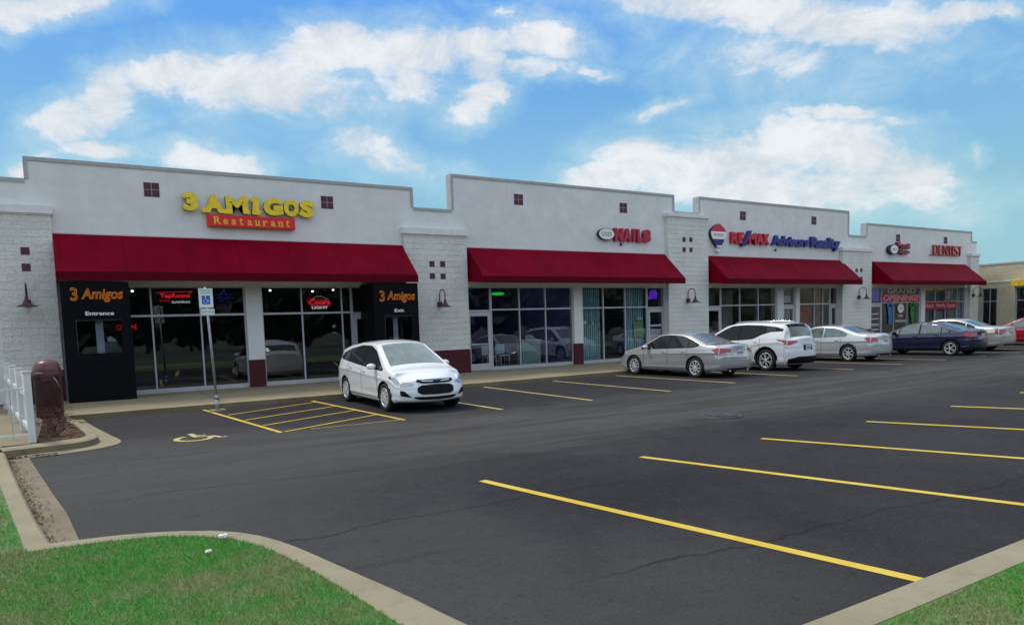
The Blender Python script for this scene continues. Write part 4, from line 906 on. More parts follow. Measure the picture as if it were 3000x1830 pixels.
m1 = MB(); m1.prism([(x-.09, 2.56), (x+.09, 2.56), (x+.09, 2.76), (x-.09, 2.76)], -.047, -.0453); m1.build('symbol_square', 'sign_blue', s1)
m1 = MB(); m1.tube([(x-.01, -.049, 2.735), (x, -.049, 2.66), (x+.045, -.049, 2.655), (x+.065, -.049, 2.60)], .007, 5); m1.tube([(x-.01+.045*math.cos(a), -.049, 2.635+.045*math.sin(a)) for a in np.linspace(R(120), R(370), 12)], .006, 5); m1.lathe([(0, -.05), (.012, -.05), (.012, -.047), (0, -.047)], (x-.012, 0, 2.742), 8, axis='y'); m1.build('wheelchair_symbol', 'letter_white', s1)
m1 = MB(); x = pl(2.35); m1.prism([(x-.15, 2.31), (x+.15, 2.31), (x+.15, 2.45), (x-.15, 2.45)], -.045, -.04); s2 = m1.build('sign_plate', 'sign_white', e)
m1 = MB(); text(m1, '$250 FINE', x-.13, x+.13, 2.35, 2.41, -.0455, depth=.002); m1.build('lettering', 'sign_green', s2)

e = empty('trash_can', (-.42, -4.35, -.035), 0, 'dark red domed litter bin standing at the corner of the sidewalk', 'litter bin')
MB().lathe([(0, 0), (.25, 0), (.265, .02), (.27, .82), (.275, .86), (.285, .88)], n=28).build('body', 'dark_red_metal', e)
MB().lathe([(.285, .88), (.30, .885), (.31, .90), (.31, .985), (.295, 1.0), (.25, 1.0)], n=28).build('rim_band', 'dark_red_metal', e)
MB().lathe([(.262, 1.0), (.265, 1.06), (.25, 1.14), (.215, 1.20), (.15, 1.245), (.07, 1.265), (0, 1.27)], n=28).build('dome_lid', mat('dome_red', (.13, .035, .036), .4, noise=.3, nscale=9, coat=.2), e)
MB().box(-.12, .12, -.325, -.30, .80, .94, bev=.01).build('flap', 'dark_red_metal', e)
MB().tube([(.10, -.31, .92), (.17, -.30, .80), (.22, -.27, .66)], .012, 6).build('hinge_rod', 'galvanised', e)

e = empty('picket_fence', (-.56, -9.05, -.04), 0, 'white vinyl picket fence with scalloped top beside the entrance walk', 'fence')
P0, P1 = np.array([-.60, -8.9]), np.array([-1.42, -1.2]); Lf = float(np.linalg.norm(P1-P0)); tdir = (P1-P0)/Lf; nn2 = np.array([-tdir[1], tdir[0]])
ang = math.atan2(tdir[1], tdir[0])
def fbox(mb, s0, s1, off0, off1, z0, z1):
    P = [P0+tdir*s+nn2*o for s, o in ((s0, off0), (s1, off0), (s1, off1), (s0, off1))]
    vs = [(p[0], p[1], z) for z in (z0, z1) for p in P]; mb.add(vs, [(3, 2, 1, 0), (4, 5, 6, 7), (0, 1, 5, 4), (1, 2, 6, 5), (2, 3, 7, 6), (3, 0, 4, 7)])
nsec = 4; sl = Lf/nsec
for k in range(nsec+1):
    mb = MB(); s0 = min(Lf-.05, max(.0, k*sl-.05)); fbox(mb, s0, s0+.1, -.05, .05, -.03, 1.14); fbox(mb, s0-.015, s0+.115, -.065, .065, 1.14, 1.17); inv(e, mb, 'post', 'fence_vinyl')
for k in range(nsec):
    mb = MB(); fbox(mb, k*sl+.06, (k+1)*sl-.06, -.022, .022, .12, .20); fbox(mb, k*sl+.06, (k+1)*sl-.06, -.022, .022, .72, .80); inv(e, mb, 'rail', 'fence_vinyl')
    mb = MB(); n = 15
    for i in range(n):
        u = (i+.5)/n; s = k*sl+.08+u*(sl-.16); h = 1.10-.24*math.sin(math.pi*u); fbox(mb, s-.04, s+.04, -.040, -.024, .08, h)
        # pointed top
        P = [P0+tdir*q+nn2*o for q, o in ((s-.04, -.04), (s+.04, -.04), (s+.04, -.024), (s-.04, -.024))]; T2 = [P0+tdir*s+nn2*o for o in (-.04, -.024)]
        mb.add([(p[0], p[1], h) for p in P]+[(p[0], p[1], h+.035) for p in T2], [(0, 1, 4), (2, 3, 5), (1, 2, 5, 4), (3, 0, 4, 5)])
    inv(e, mb, 'pickets', 'fence_vinyl')
e = empty('fence_gate', (-1.6, -9.0, -.04), 0, 'thin white bar gate running left from the near fence post', 'gate')
mb = MB(); mb.box(-3.2, -.66, -9.0, -8.97, .10, .135); mb.box(-3.2, -.66, -9.0, -8.97, .86, .895)
inv(e, mb, 'rail', 'fence_vinyl')
mb = MB()
for i in range(9): mb.box(-.86-i*.28, -.846-i*.28, -8.99, -8.978, .04, .93)
inv(e, mb, 'bars', mat('bar_grey', (.42, .44, .44), .5))
# leafless reddish shrub
mb = MB(); 
def twig(p, d, l, r, k):
    q = p+d*l; mb.tube([p, p+d*l*.5+Vector((random.gauss(0, .01), random.gauss(0, .01), 0)), q], [r, r*.8, r*.6], 4, cap=False)
    if k == 0: return
    for _ in range(3 if k > 1 else 4):
        nd = (d+Vector((random.gauss(0, .5), random.gauss(0, .5), random.gauss(.12, .3)))).normalized(); twig(q, nd, l*random.uniform(.6, .85), r*.6, k-1)
for _ in range(9): twig(Vector((random.gauss(0, .03), random.gauss(0, .03), 0)), Vector((random.gauss(0, .45), random.gauss(0, .45), 1)).normalized(), .19, .008, 3)
sh = empty('shrub', (-.30, -8.1, -.05), 0, 'bare dark reddish shrub in the mulch bed before the bin', 'shrub'); sh.scale = (.85, .85, .85)
mb.build('branches', 'shrub_twig', sh)
mb = MB()
for _ in range(900):
    a = random.random()*6.28; rr = .33*random.random()**.5; z = random.uniform(.1, .62); rr *= math.sin(min(1, z/.5)*1.4)+.2
    c = Vector((rr*math.cos(a), rr*math.sin(a), z)); d1 = Vector((random.gauss(0, 1), random.gauss(0, 1), random.gauss(0, 1))).normalized()*.016; d2 = d1.orthogonal().normalized()*.009
    mb.add([c-d1, c+d2, c+d1, c-d2], [(0, 1, 2, 3)])
mb.build('leaves', mat('shrub_leaf', (.07, .022, .022), .8, noise=.5, nscale=20), sh)

# far wood across the road, seen mirrored in the shop windows
mb = MB()
for k in range(70):
    cx = -110+k*4.6+random.uniform(-2, 2); cy = -78+random.uniform(-8, 4); hgt = random.uniform(9, 15); rad = random.uniform(3.5, 5.5)
    mb.tube([(cx, cy, -1), (cx, cy, hgt*.5)], [.3, .15], 5, cap=False)
    for _ in range(330):
        d = Vector((random.gauss(0, 1), random.gauss(0, 1), random.gauss(0, 1))).normalized()*random.random()**.4
        c = Vector((cx+d.x*rad, cy+d.y*rad, hgt*.52+d.z*hgt*.48)); a = Vector((random.gauss(0, 1), random.gauss(0, 1), random.gauss(0, 1))).normalized()*random.uniform(1.0, 2.0); b = a.orthogonal().normalized()*1.3
        mb.add([c-a, c+b, c+a, c-b], [(0, 1, 2, 3)])
prop(mb.build('far_wood', 'leaf_dark'), 'dark wood across the road mirrored in the shop windows', 'wood', kind='stuff')
mb = MB(); mb.box(-200, 300, -62, -52, -.5, -.32); prop(mb.build('road', 'asphalt'), kind='structure')

# ================================================================== cars
def ip(L):
    xs_ = [p[0] for p in L]; zs_ = [p[1] for p in L]
    def f(x):  # monotone smooth interpolation
        return float(np.interp(x, xs_, zs_))
    # smooth it by sampling + box blur
    X_ = np.linspace(xs_[0], xs_[-1], 400); Z_ = np.interp(X_, xs_, zs_); kx = np.ones(13)/13; Zp = np.pad(Z_, 6, mode='edge'); Z_ = np.convolve(Zp, kx, 'valid')
    return lambda x: float(np.interp(x, X_, Z_))
class Car:
    def __init__(s, sp):
        s.__dict__.update(sp); s.zt = ip(sp['top']); s.bl = ip(sp['belt']); s.h2 = s.L/2
        s.fe = ip(sp.get('nose', [(.2, -.06), (.35, 0), (.6, 0), (.75, -.05), (.9, -.14), (1.3, -.2)])); s.re = ip(sp.get('tail', [(.2, -.08), (.4, 0), (.6, 0), (.8, -.03), (1.1, -.06), (1.5, -.1)]))
    def W2(s, x):
        t = max(0, (abs(x)-(s.h2-1.0))/1.0); return s.W/2*(1-(.13 if x > 0 else .09)*t**2.2)
    def zb(s, x): t = max(0, (abs(x)-(s.h2-.8))/.8); return .20+.04*t
    def crown(s, x): return s.cr
    def edge(s, x): return s.zt(x)-s.crown(x)
    def belt_(s, x): return min(s.bl(x), s.edge(x)-.05)
    def wside(s, x, z):
        b = s.belt_(x); z0 = s.zb(x); W = s.W2(x); e = s.edge(x)
        if z <= b:
            t = (z-z0)/(b-z0); y = W*float(np.interp(t, [0, .06, .18, .24, .5, .72, .80, .84, .93, 1], [.90, .955, .985, .972, .992, .986, 1.0, .978, .958, .935]))
        else: y = W*.935-(z-b)*s.tumble
        r = .065
        if z > e-r: q = min(1, (z-(e-r))/r); y -= r*.9*(1-math.sqrt(max(0, 1-q*q)))
        return y
    def deform(s, x, b, z, off=0):
        tf = max(0, min(1, (x-(s.h2-.55))/.55)); tr = max(0, min(1, (-x-(s.h2-.45))/.45)); tf = tf*tf*(3-2*tf); tr = tr*tr*(3-2*tr)
        return x+tf*(s.fe(z)-s.bowf*min(1.1, abs(b))**2.4)-tr*(s.re(z)-s.bowr*min(1.1, abs(b))**2.6)
    def side(s, x, z, sg=-1, off=.004):
        z = min(z, s.edge(x)-.001); y = s.wside(x, z)+off; return Vector((s.deform(x, 1, z), sg*y, z))
    def topp(s, x, b, off=.004):
        e = s.edge(x); y = s.wside(x, e)*b; z = e+s.crown(x)*(1-abs(b)**2.2)+off; return Vector((s.deform(x, b, z), y, z))
    def front(s, b, z, off=.005, end=1):
        x = s.h2*end; y = s.wside(x, min(z, s.edge(x)-.001))*b; return Vector((s.deform(x, b, z)+off*end, y, z))
    def shell(s):
        nx = 84; xs_ = np.linspace(-s.h2, s.h2, nx+1); rows = [0, .03, .06, .12, .18, .24, .3, .42, .55, .66, .72, .77, .80, .84, .88, .93, .97, 1.0]
        m1 = MB(); rings = []
        for x in xs_:
            z0, b, e = s.zb(x), s.belt_(x), s.edge(x); zz = [z0+(b-z0)*t for t in rows]; up = e-b
            zz += [b+up*t for t in (.12, .3, .5, .68)]; lastr = [max(b+up*.7, e-.065*k) for k in (1.0, .8, .6, .42, .26, .12, .04, 0)]
            zz += lastr; rings.append(zz)
        nr = len(rings[0]); ntop = 10
        def pt(i, j, sg): x = xs_[i]; z = rings[i][j]; return (s.deform(x, 1, z), sg*s.wside(x, z), z)
        for sg in (-1, 1):
            vs = [pt(i, j, sg) for i in range(nx+1) for j in range(nr)]; fs = [(i*nr+j, (i+1)*nr+j, (i+1)*nr+j+1, i*nr+j+1) for i in range(nx) for j in range(nr-1)]; m1.add(vs, fs, 0, True)
        vs = []; 
        for i in range(nx+1):
            for k in range(2*ntop+1): p = s.topp(xs_[i], (k-ntop)/ntop, 0); vs.append(p[:])
        m = 2*ntop+1; m1.add(vs, [(i*m+k, (i+1)*m+k, (i+1)*m+k+1, i*m+k+1) for i in range(nx) for k in range(m-1)], 0, True)
        vs = []
        for i in range(nx+1):
            x = xs_[i]; z = s.zb(x)
            for k in range(m): b = (k-ntop)/ntop; vs.append((s.deform(x, b, z), s.wside(x, z)*b, z))
        m1.add(vs, [(i*m+k, (i+1)*m+k, (i+1)*m+k+1, i*m+k+1) for i in range(nx) for k in range(m-1)], 1, False)
        for end, i in ((1, nx), (-1, 0)):
            vs = []; x = xs_[i]; e = s.edge(x)
            for j in range(nr):
                z = rings[i][j]
                for k in range(m):
                    b = (k-ntop)/ntop; zz = z+(s.crown(x)*(1-abs(b)**2.2) if j == nr-1 else s.crown(x)*(1-abs(b)**2.2)*max(0, (z-e+.1)/.1))
                    vs.append((s.deform(x, b, z if j < nr-1 else zz), s.wside(x, z)*b, zz))
            m1.add(vs, [(j*m+k, (j+1)*m+k, (j+1)*m+k+1, j*m+k+1) for j in range(nr-1) for k in range(m-1)], 0, True)
        return m1
    def sstrip(s, xa, xb, lo, hi, sg=-1, off=.004, n=20, nv=5, mb=None, mi=0):
        mb = mb or MB(); mb.grid(lambda u, v: (lambda x: s.side(x, lo(x)+(max(hi(x), lo(x)+.001)-lo(x))*v, sg, off)[:])(xa+(xb-xa)*u), n, nv, mi); return mb
    def fpoly(s, b0, b1, lo, hi, end=1, off=.006, n=16, nv=4, mb=None):
        mb = mb or MB(); mb.grid(lambda u, v: (lambda b: s.front(b, lo(b)+(hi(b)-lo(b))*v, off, end)[:])(b0+(b1-b0)*u), n, nv); return mb
def rim_mesh(Rr, spokes, style):
    m1 = MB(); ro = Rr*.70
    m1.lathe([(ro, -.09), (ro*.96, .0), (ro*1.0, .012), (ro*.93, .02), (ro*.90, .0), (ro*.88, -.05)], n=36, axis='y')
    m1.lathe([(0, .012), (ro*.13, .014), (ro*.17, .0), (ro*.17, -.03)], n=18, axis='y')
    for k in range(spokes):
        a0 = 2*math.pi*k/spokes
        for da in ((-.11, .11) if style == 'y' else (0,)):
            w0, w1 = (ro*.035, ro*.04) if style == 'y' else (ro*.085, ro*.07)
            a1 = a0+da*(1.0); ca, sa = math.cos(a0+da*.3), math.sin(a0+da*.3); cb_, sb_ = math.cos(a1*1.0+da*.6), math.sin(a1+da*.6)
            p0 = np.array([ca, sa])*ro*.14; p1 = np.array([cb_, sb_])*ro*.92; t = (p1-p0)/np.linalg.norm(p1-p0); nn_ = np.array([-t[1], t[0]])
            vs = []
            for y in (-.02, .008):
                for p, wd in ((p0, w0), (p1, w1)):
                    for sg in (-1, 1): q = p+nn_*wd*sg; vs.append((q[0], y+(0 if p is p0 else .004), q[1]))
            m1.add(vs, [(0, 2, 3, 1), (4, 5, 7, 6), (0, 1, 5, 4), (2, 6, 7, 3), (0, 4, 6, 2), (1, 3, 7, 5)])
    return m1
def make_car(name, sp, loc, heading, label, cat):
    s = Car(sp); e = empty(name, loc, heading, label, cat, None)
    e.scale = sp.get('scale', (1, 1, 1))
    col = sp['paint']
    body = s.shell().build('body', [col, 'car_black'], None, fix=True)
    # wheel wells by boolean
    axles = [s.h2-s.fo, s.h2-s.fo-s.wb]; Rw = s.R
    cut = MB()
    for ax in axles:
        for sg in (-1, 1):
            y0, y1 = sg*(s.W/2-.26), sg*(s.W/2+.2)
            cut.lathe([(0, min(y0, y1)), (Rw+.055, min(y0, y1)), (Rw+.055, max(y0, y1)), (0, max(y0, y1))], (ax, 0, Rw+.0), 40, axis='y', smooth=False)
    co = cut.build('cutter', 'car_black', None, fix=True)
    md = body.modifiers.new('b', 'BOOLEAN'); md.object = co; md.operation = 'DIFFERENCE'; md.solver = 'EXACT'; md.use_self = False
    dg = bpy.context.evaluated_depsgraph_get(); dg.update(); nm = bpy.data.meshes.new_from_object(body.evaluated_get(dg)); body.modifiers.clear(); body.data = nm; bpy.data.objects.remove(co)
    for p in nm.polygons:
        c = p.center
        for ax in axles:
            d = math.hypot(c.x-ax, c.z-Rw)
            if d < Rw+.06 and abs(c.y) < s.W/2-.02 and (abs(d-(Rw+.055)) < .012 or abs(abs(c.y)-(s.W/2-.26)) < .01): p.material_index = 1; p.use_smooth = False
    body.parent = e
    # wheels
    tyre = MB(); r_ = Rw*.70; tyre.lathe([(r_, -.10), (Rw*.93, -.105), (Rw, -.085), (Rw, .085), (Rw*.97, .10), (Rw*.86, .108), (r_*1.02, .098), (r_, .08)], n=40, axis='y')
    tm = None
    for ax in axles:
        for sg in (-1, 1):
            if tm is None: t = tyre.build('wheel', 'black_rubber', e); rm = rim_mesh(Rw, s.spokes, s.rstyle).build('rim', sp.get('rimmat', 'rim_silver'), t); rm.location = (0, .085, 0); tm = t.data; rmm = rm.data; dk = MB().lathe([(0, 0), (Rw*.69, 0)], n=24, axis='y').build('brake_disc', 'car_black', t); dk.location = (0, .02, 0); dkm = dk.data
            else:
                t = bpy.data.objects.new('wheel', tm); COL.objects.link(t); t.parent = e
                q = bpy.data.objects.new('rim', rmm); COL.objects.link(q); q.parent = t; q.location = (0, .085, 0)
                q = bpy.data.objects.new('brake_disc', dkm); COL.objects.link(q); q.parent = t; q.location = (0, .02, 0)
            t.location = (ax, sg*(s.W/2-.125), Rw); t.rotation_euler = (0, random.random()*6, 0 if sg > 0 else math.pi)
    # side glass
    dl = ip(sp['dlo_lo']); dh = ip(sp['dlo_hi'])
    for sg in (-1, 1):
        m1 = s.sstrip(sp['dlo'][0]-.025, sp['dlo'][1]+.03, lambda x: dl(x)-.018, lambda x: dh(x)+.018, sg, .0025, 40, 5); m1.build('window_trim', sp.get('trim', 'car_black'), e)
        for k, (a, b) in enumerate(sp['panes']):
            m1 = s.sstrip(a, b, dl, dh, sg, .006, 24, 5); m1.build('side_window', sp.get('sglass', 'car_glass'), e)
    # windshield and rear window
    a, b = sp['wind']; m1 = MB(); m1.grid(lambda u, v: s.topp(a+(b-a)*u, (-.93+.07*(1-u)*.0)+1.86*v, .005)[:], 18, 16); m1.build('windshield', sp.get('wglass', 'car_glass_light'), e)
    a, b = sp['rearw']; m1 = MB(); m1.grid(lambda u, v: s.topp(a+(b-a)*u, -.88+1.76*v, .005)[:], 18, 16); m1.build('rear_window', sp.get('rglass', 'rear_glass'), e)
    # sills / seams
    m1 = MB()
    for sg in (-1, 1):
        for x in sp['seams']:
            m1.grid(lambda u, v: s.side(x-.006+.012*u+sp.get('slant', 0)*(v-.5), .30+(s.belt_(x)-.31)*v, sg, .0025)[:], 1, 14)
        xa, xb = sp['seams'][0], sp['seams'][-1]
        m1.grid(lambda u, v: s.side(xb+(xa-xb)*u, .30-.005+.012*v, sg, .0025)[:], 30, 1)
    m1.build('door_seam', 'car_black', e)
    m1 = MB()
    for sg in (-1, 1): m1.grid(lambda u, v: s.side(axles[1]+Rw+.08+(axles[0]-axles[1]-2*Rw-.16)*u, .20+.05*v, sg, .006)[:], 20, 1)
    m1.build('sill', sp.get('sillmat', 'car_black'), e)
    for sg in (-1, 1):
        for x in sp['handles']:
            z = s.belt_(x)-.10; p = s.side(x, z, sg, .0); m1 = MB(); m1.box(p.x-.09, p.x+.09, p.y-.0*sg, p.y+.03*sg, p.z-.014, p.z+.014, bev=.008); m1.build('door_handle', sp.get('handlemat', col), e)
        x = sp['mirror']; p = s.side(x, s.belt_(x)+.03, sg, 0)
        m1 = MB(); bb = bmesh.new(); bmesh.ops.create_uvsphere(bb, u_segments=16, v_segments=10, radius=1)
        for q in bb.verts: q.co = Vector((p.x+q.co.x*.075-.0, p.y+sg*.12+q.co.y*.115, p.z+.06+q.co.z*.075))
        m1.bm(bb, 0, True); m1.box(p.x-.03, p.x+.03, p.y-.02*sg, p.y+.07*sg, p.z-.01, p.z+.03, 1); m1.build('mirror', [sp.get('mirrormat', col), 'car_black'], e)
    # lamps
    for kind, mt, L in (('headlight', 'lamp_clear', sp.get('head', [])), ('taillight', 'tail_red', sp.get('tailp', []))):
        for sg in (-1, 1):
            m1 = MB()
            for it in L:
                if it[0] == 's': _, xa, xb, lo, hi = it; s.sstrip(xa, xb, ip(lo), ip(hi), sg, .007, 14, 5, m1)
                else:
                    _, b0, b1, lo, hi = it; en = 1 if kind == 'headlight' else -1; l_, h_ = ip(lo), ip(hi)
                    m1.grid(lambda u, v: (lambda b: (lambda p: (p[0], p[1]*1, p[2]))(s.front(sg*b, l_(b)+(h_(b)-l_(b))*v, .008, en)))(b0+(b1-b0)*u), 10, 5)
            if m1.v: m1.build(kind, mt, e)
    for nm_, mt, en, b0, b1, lo, hi, off in sp.get('face', []):
        l_, h_ = ip(lo), ip(hi); m1 = MB(); m1.grid(lambda u, v: s.front(b0+(b1-b0)*u, l_(b0+(b1-b0)*u)+(h_(b0+(b1-b0)*u)-l_(b0+(b1-b0)*u))*v, off, en)[:], 20, 5); m1.build(nm_, mt, e)
    if sp.get('plate'):
        en, z, wd = sp['plate']; p = s.front(0, z, .012, en); m1 = MB(); m1.box(p.x-.006, p.x+.006, -.155, .155, z-.075, z+.075, bev=.003); pp = m1.build('license_plate', 'plate_white', e)
        m1 = MB()
        for k in range(6): m1.box(p.x+en*.0065-.001, p.x+en*.0065+.001, -.12+k*.042, -.12+k*.042+.026, z-.03, z+.035)
        m1.build('plate_characters', 'plate_blue', pp)
    if sp.get('antenna'): pass
    if sp.get('extra'): sp['extra'](s, e)
    return e

# --- white hatchback (nose to camera)
def cmax_extra(s, e):
    m1 = MB(); m1.lathe([(0, 0), (.085, .002), (.09, .012), (0, .018)], n=20, axis='x')
    m1.v = [(x, y, z*.5) for x, y, z in m1.v]; p = s.front(0, .714, .04); o = m1.build('emblem', 'emblem_blue', e); o.location = p
    for sg in (-1, 1):
        m1 = MB(); m1.grid(lambda u, v: s.front(sg*(.30-.0+.58*u), .785+.012*v, .02)[:], 10, 1)
    m1 = MB(); m1.grid(lambda u, v: s.front(-.50+1.0*u, .705+.016*v+.012*(2*u-1)**2, .034)[:], 24, 1); m1.build('chrome_bar', 'chrome', e)
    for sg in (-1, 1):
        m1 = MB(); q = s.side(1.62, .42, sg, .004); m1.box(q.x-.0, q.x+.13, q.y-.002, q.y+.004*sg, .42, .455); m1.build('badge', 'chrome', e)
cm = dict(L=4.41, W=1.83, wb=2.65, fo=.88, R=.325, cr=.05, tumble=.40, bowf=.26, bowr=.16, paint='paint_white',
    top=[(-2.21, 1.02), (-2.17, 1.12), (-2.02, 1.34), (-1.86, 1.45), (-1.35, 1.55), (-.6, 1.63), (0, 1.635), (.40, 1.57), (1.32, 1.06), (1.5, 1.0), (1.8, .94), (2.0, .885), (2.13, .82), (2.205, .755)],
    belt=[(-2.2, .98), (-1.8, 1.08), (-1.2, 1.07), (0, .99), (1.0, .92), (1.6, .86), (2.2, .66)],
    nose=[(.2, -.10), (.28, .0), (.42, .03), (.6, .0), (.72, -.03), (.80, -.08), (.9, -.2), (1.3, -.3)],
    dlo=(-1.72, 1.14), dlo_lo=[(-1.75, 1.18), (-1.5, 1.15), (-1.0, 1.10), (0, 1.02), (1.14, .945)], dlo_hi=[(-1.75, 1.20), (-1.6, 1.30), (-1.1, 1.42), (-.5, 1.495), (.1, 1.49), (.5, 1.37), (1.14, .965)],
    panes=[(-1.70, -1.10), (-1.06, -.12), (-.06, .70), (.74, 1.12)], wind=(.43, 1.29), rearw=(-2.12, -1.9), seams=[-1.05, -.09, .95], handles=[-.85, .08], mirror=.78,
    head=[('s', 1.58, 2.19, [(1.58, .79), (2.2, .60)], [(1.58, .83), (1.9, .80), (2.2, .715)]), ('f', .68, 1.0, [(.68, .62), (1, .60)], [(.68, .68), (1, .715)])],
    face=[('upper_grille', 'car_black', 1, -.64, .64, [(-.66, .71), (-.45, .67), (0, .665), (.45, .67), (.66, .71)], [(-.66, .755), (0, .765), (.66, .755)], .022),
          ('lower_grille', 'car_black', 1, -.56, .56, [(-.62, .50), (-.46, .42), (0, .41), (.46, .42), (.62, .50)], [(-.62, .53), (-.47, .625), (0, .64), (.47, .625), (.62, .53)], .008),
          ('bumper_slot', 'car_black', 1, -.66, .66, [(-.70, .345), (-.5, .30), (0, .29), (.5, .30), (.70, .345)], [(-.70, .365), (-.55, .37), (0, .36), (.55, .37), (.70, .365)], .008),
          ('fog_pocket', 'car_black', 1, -.99, -.74, [(-.99, .40), (-.74, .355)], [(-.99, .52), (-.88, .50), (-.74, .37)], .008), ('fog_pocket', 'car_black', 1, .74, .99, [(.74, .355), (.99, .40)], [(.74, .37), (.88, .50), (.99, .52)], .008)],
    tailp=[('s', -2.15, -1.95, [(-2.2, .95), (-1.9, 1.0)], [(-2.2, 1.1), (-1.9, 1.05)])],
    spokes=10, rstyle='w', sillmat='paint_white', scale=(1.10, .97, .965), extra=cmax_extra)
make_car('hatchback_car', cm, (6.88, -6.66, -.17), R(-90)+R(-2), 'white hatchback parked nose out beside the yellow hatched aisle', 'car')

sedan_face = lambda z0, z1: []
def dual_exhaust(s, e):
    for sg in (-1, 1):
        p = s.front(.55*sg, .27, 0, -1); MB().lathe([(.03, 0), (.035, -.06), (.03, -.07), (.02, 0)], (p.x+.05, p.y, .24), 12, axis='x').build('exhaust', 'chrome', e)
acc = dict(L=4.93, W=1.85, wb=2.80, fo=1.0, R=.33, cr=.045, tumble=.44, bowf=.22, bowr=.17, paint='paint_silver',
    top=[(-2.465, 1.02), (-2.40, 1.075), (-1.75, 1.11), (-1.62, 1.13), (-.85, 1.42), (-.4, 1.47), (0, 1.48), (.4, 1.44), (1.25, 1.05), (1.4, 1.01), (2.0, .88), (2.3, .78), (2.465, .68)],
    belt=[(-2.46, .98), (-1.5, .96), (0, .92), (1.2, .88), (2.0, .80), (2.46, .6)],
    dlo=(-1.42, 1.12), dlo_lo=[(-1.45, 1.04), (-1.2, .99), (0, .95), (1.12, .92)], dlo_hi=[(-1.45, 1.07), (-1.1, 1.22), (-.6, 1.345), (0, 1.375), (.35, 1.34), (1.12, .94)],
    panes=[(-1.38, -1.02), (-.98, -.16), (-.10, .72), (.76, 1.08)], wind=(.42, 1.22), rearw=(-1.60, -.88), seams=[-1.0, -.13, .98], handles=[-.82, .05], mirror=.80,
    head=[('s', 1.95, 2.45, [(1.9, .70), (2.46, .60)], [(1.9, .76), (2.46, .70)])],
    tailp=[('s', -2.45, -2.0, [(-2.46, .80), (-2.2, .83), (-1.98, .91)], [(-2.46, .97), (-2.2, .955), (-1.98, .925)]), ('f', .52, 1.0, [(.52, .83), (1, .79)], [(.52, .935), (1, .965)])],
    face=[('rear_panel', 'chrome', -1, -.45, .45, [(-.45, .925), (.45, .925)], [(-.45, .945), (.45, .945)], .01), ('rear_bumper_line', 'car_black', -1, -.9, .9, [(-.9, .64), (.9, .64)], [(-.9, .65), (.9, .65)], .005), ('rear_diffuser', 'car_black', -1, -.7, .7, [(-.7, .25), (.7, .25)], [(-.7, .31), (.7, .31)], .006)],
    plate=(-1, .80, .15), spokes=9, rstyle='w', scale=(.97, .95, .97), rglass='rear_glass', extra=dual_exhaust, sillmat='paint_silver')
make_car('sedan_car', acc, (17.57, -5.78, -.17), R(90)+R(2.5), 'silver sedan nearest to the hatchback parked nose in', 'car')

def suv_extra(s, e):
    m1 = MB()
    for sg in (-1, 1):
        P = [s.topp(x, sg*.9, .045) for x in np.linspace(-1.5, .2, 12)]; m1.tube([p[:] for p in P], .014, 6)
    m1.build('roof_rail', 'chrome', e)
    m1 = MB(); m1.grid(lambda u, v: (lambda p: (p.x-.16*u, p.y, p.z-.03*u+.0))(s.topp(-1.90, -.86+1.72*v, .006)), 3, 14); m1.build('spoiler', 'car_black', e)
    for sg in (-1, 1):
        for ax in (s.h2-s.fo, s.h2-s.fo-s.wb):
            m1 = MB(); m1.grid(lambda u, v: (lambda a, r: s.side(ax+r*math.cos(a), max(.24, s.R+r*math.sin(a)), sg, .008)[:])(math.pi*u, s.R+.055+.05*v), 24, 1); m1.build('arch_trim', 'car_black', e)
mur = dict(L=4.90, W=1.915, wb=2.825, fo=.98, R=.375, cr=.045, tumble=.40, bowf=.24, bowr=.26, paint='paint_pearl',
    top=[(-2.45, 1.10), (-2.40, 1.16), (-2.05, 1.50), (-1.93, 1.60), (-1.82, 1.645), (-1.2, 1.69), (-.4, 1.71), (.1, 1.69), (.5, 1.61), (1.35, 1.14), (1.5, 1.10), (2.0, 1.0), (2.3, .9), (2.45, .78)],
    belt=[(-2.44, 1.0), (-1.9, 1.20), (-1.3, 1.16), (-.6, 1.06), (0, 1.03), (1.2, 1.0), (2.0, .92), (2.45, .7)],
    dlo=(-1.95, 1.25), dlo_lo=[(-1.95, 1.38), (-1.5, 1.36), (-1.15, 1.27), (-.8, 1.12), (-.3, 1.08), (1.25, 1.03)], dlo_hi=[(-1.95, 1.42), (-1.7, 1.49), (-1.1, 1.55), (-.4, 1.58), (.2, 1.55), (.5, 1.44), (1.25, 1.05)],
    panes=[(-1.7, -1.12), (-1.08, -.2), (-.14, .72), (.76, 1.2)], wind=(.52, 1.32), rearw=(-2.38, -1.99), seams=[-1.1, -.17, 1.0], handles=[-.92, .02], mirror=.86,
    head=[('s', 1.95, 2.44, [(1.9, .80), (2.45, .72)], [(1.9, .88), (2.45, .80)])],
    tailp=[('s', -2.44, -1.80, [(-2.45, .88), (-2.2, .95), (-1.80, 1.06)], [(-2.45, 1.05), (-2.15, 1.07), (-1.80, 1.09)]), ('f', .60, 1.0, [(.60, .99), (.85, .90), (1, .87)], [(.60, 1.03), (1, 1.05)])],
    face=[('lower_cladding', 'car_black', -1, -1.0, 1.0, [(-1.0, .26), (1.0, .26)], [(-1.0, .42), (-.6, .50), (.6, .50), (1.0, .42)], .008), ('plate_recess', 'car_black', -1, -.3, .3, [(-.3, .70), (.3, .70)], [(-.3, .87), (.3, .87)], .005), ('tailgate_trim', 'chrome', -1, -.32, .32, [(-.32, .885), (.32, .885)], [(-.32, .91), (.32, .91)], .012)],
    plate=(-1, .785, .15), spokes=6, rstyle='y', scale=(.97, .94, .985), extra=suv_extra)
make_car('suv_car', mur, (20.98, -5.75, -.16), R(90)+R(2.5), 'white crossover with dark lower bumper parked right of the silver sedan', 'car')

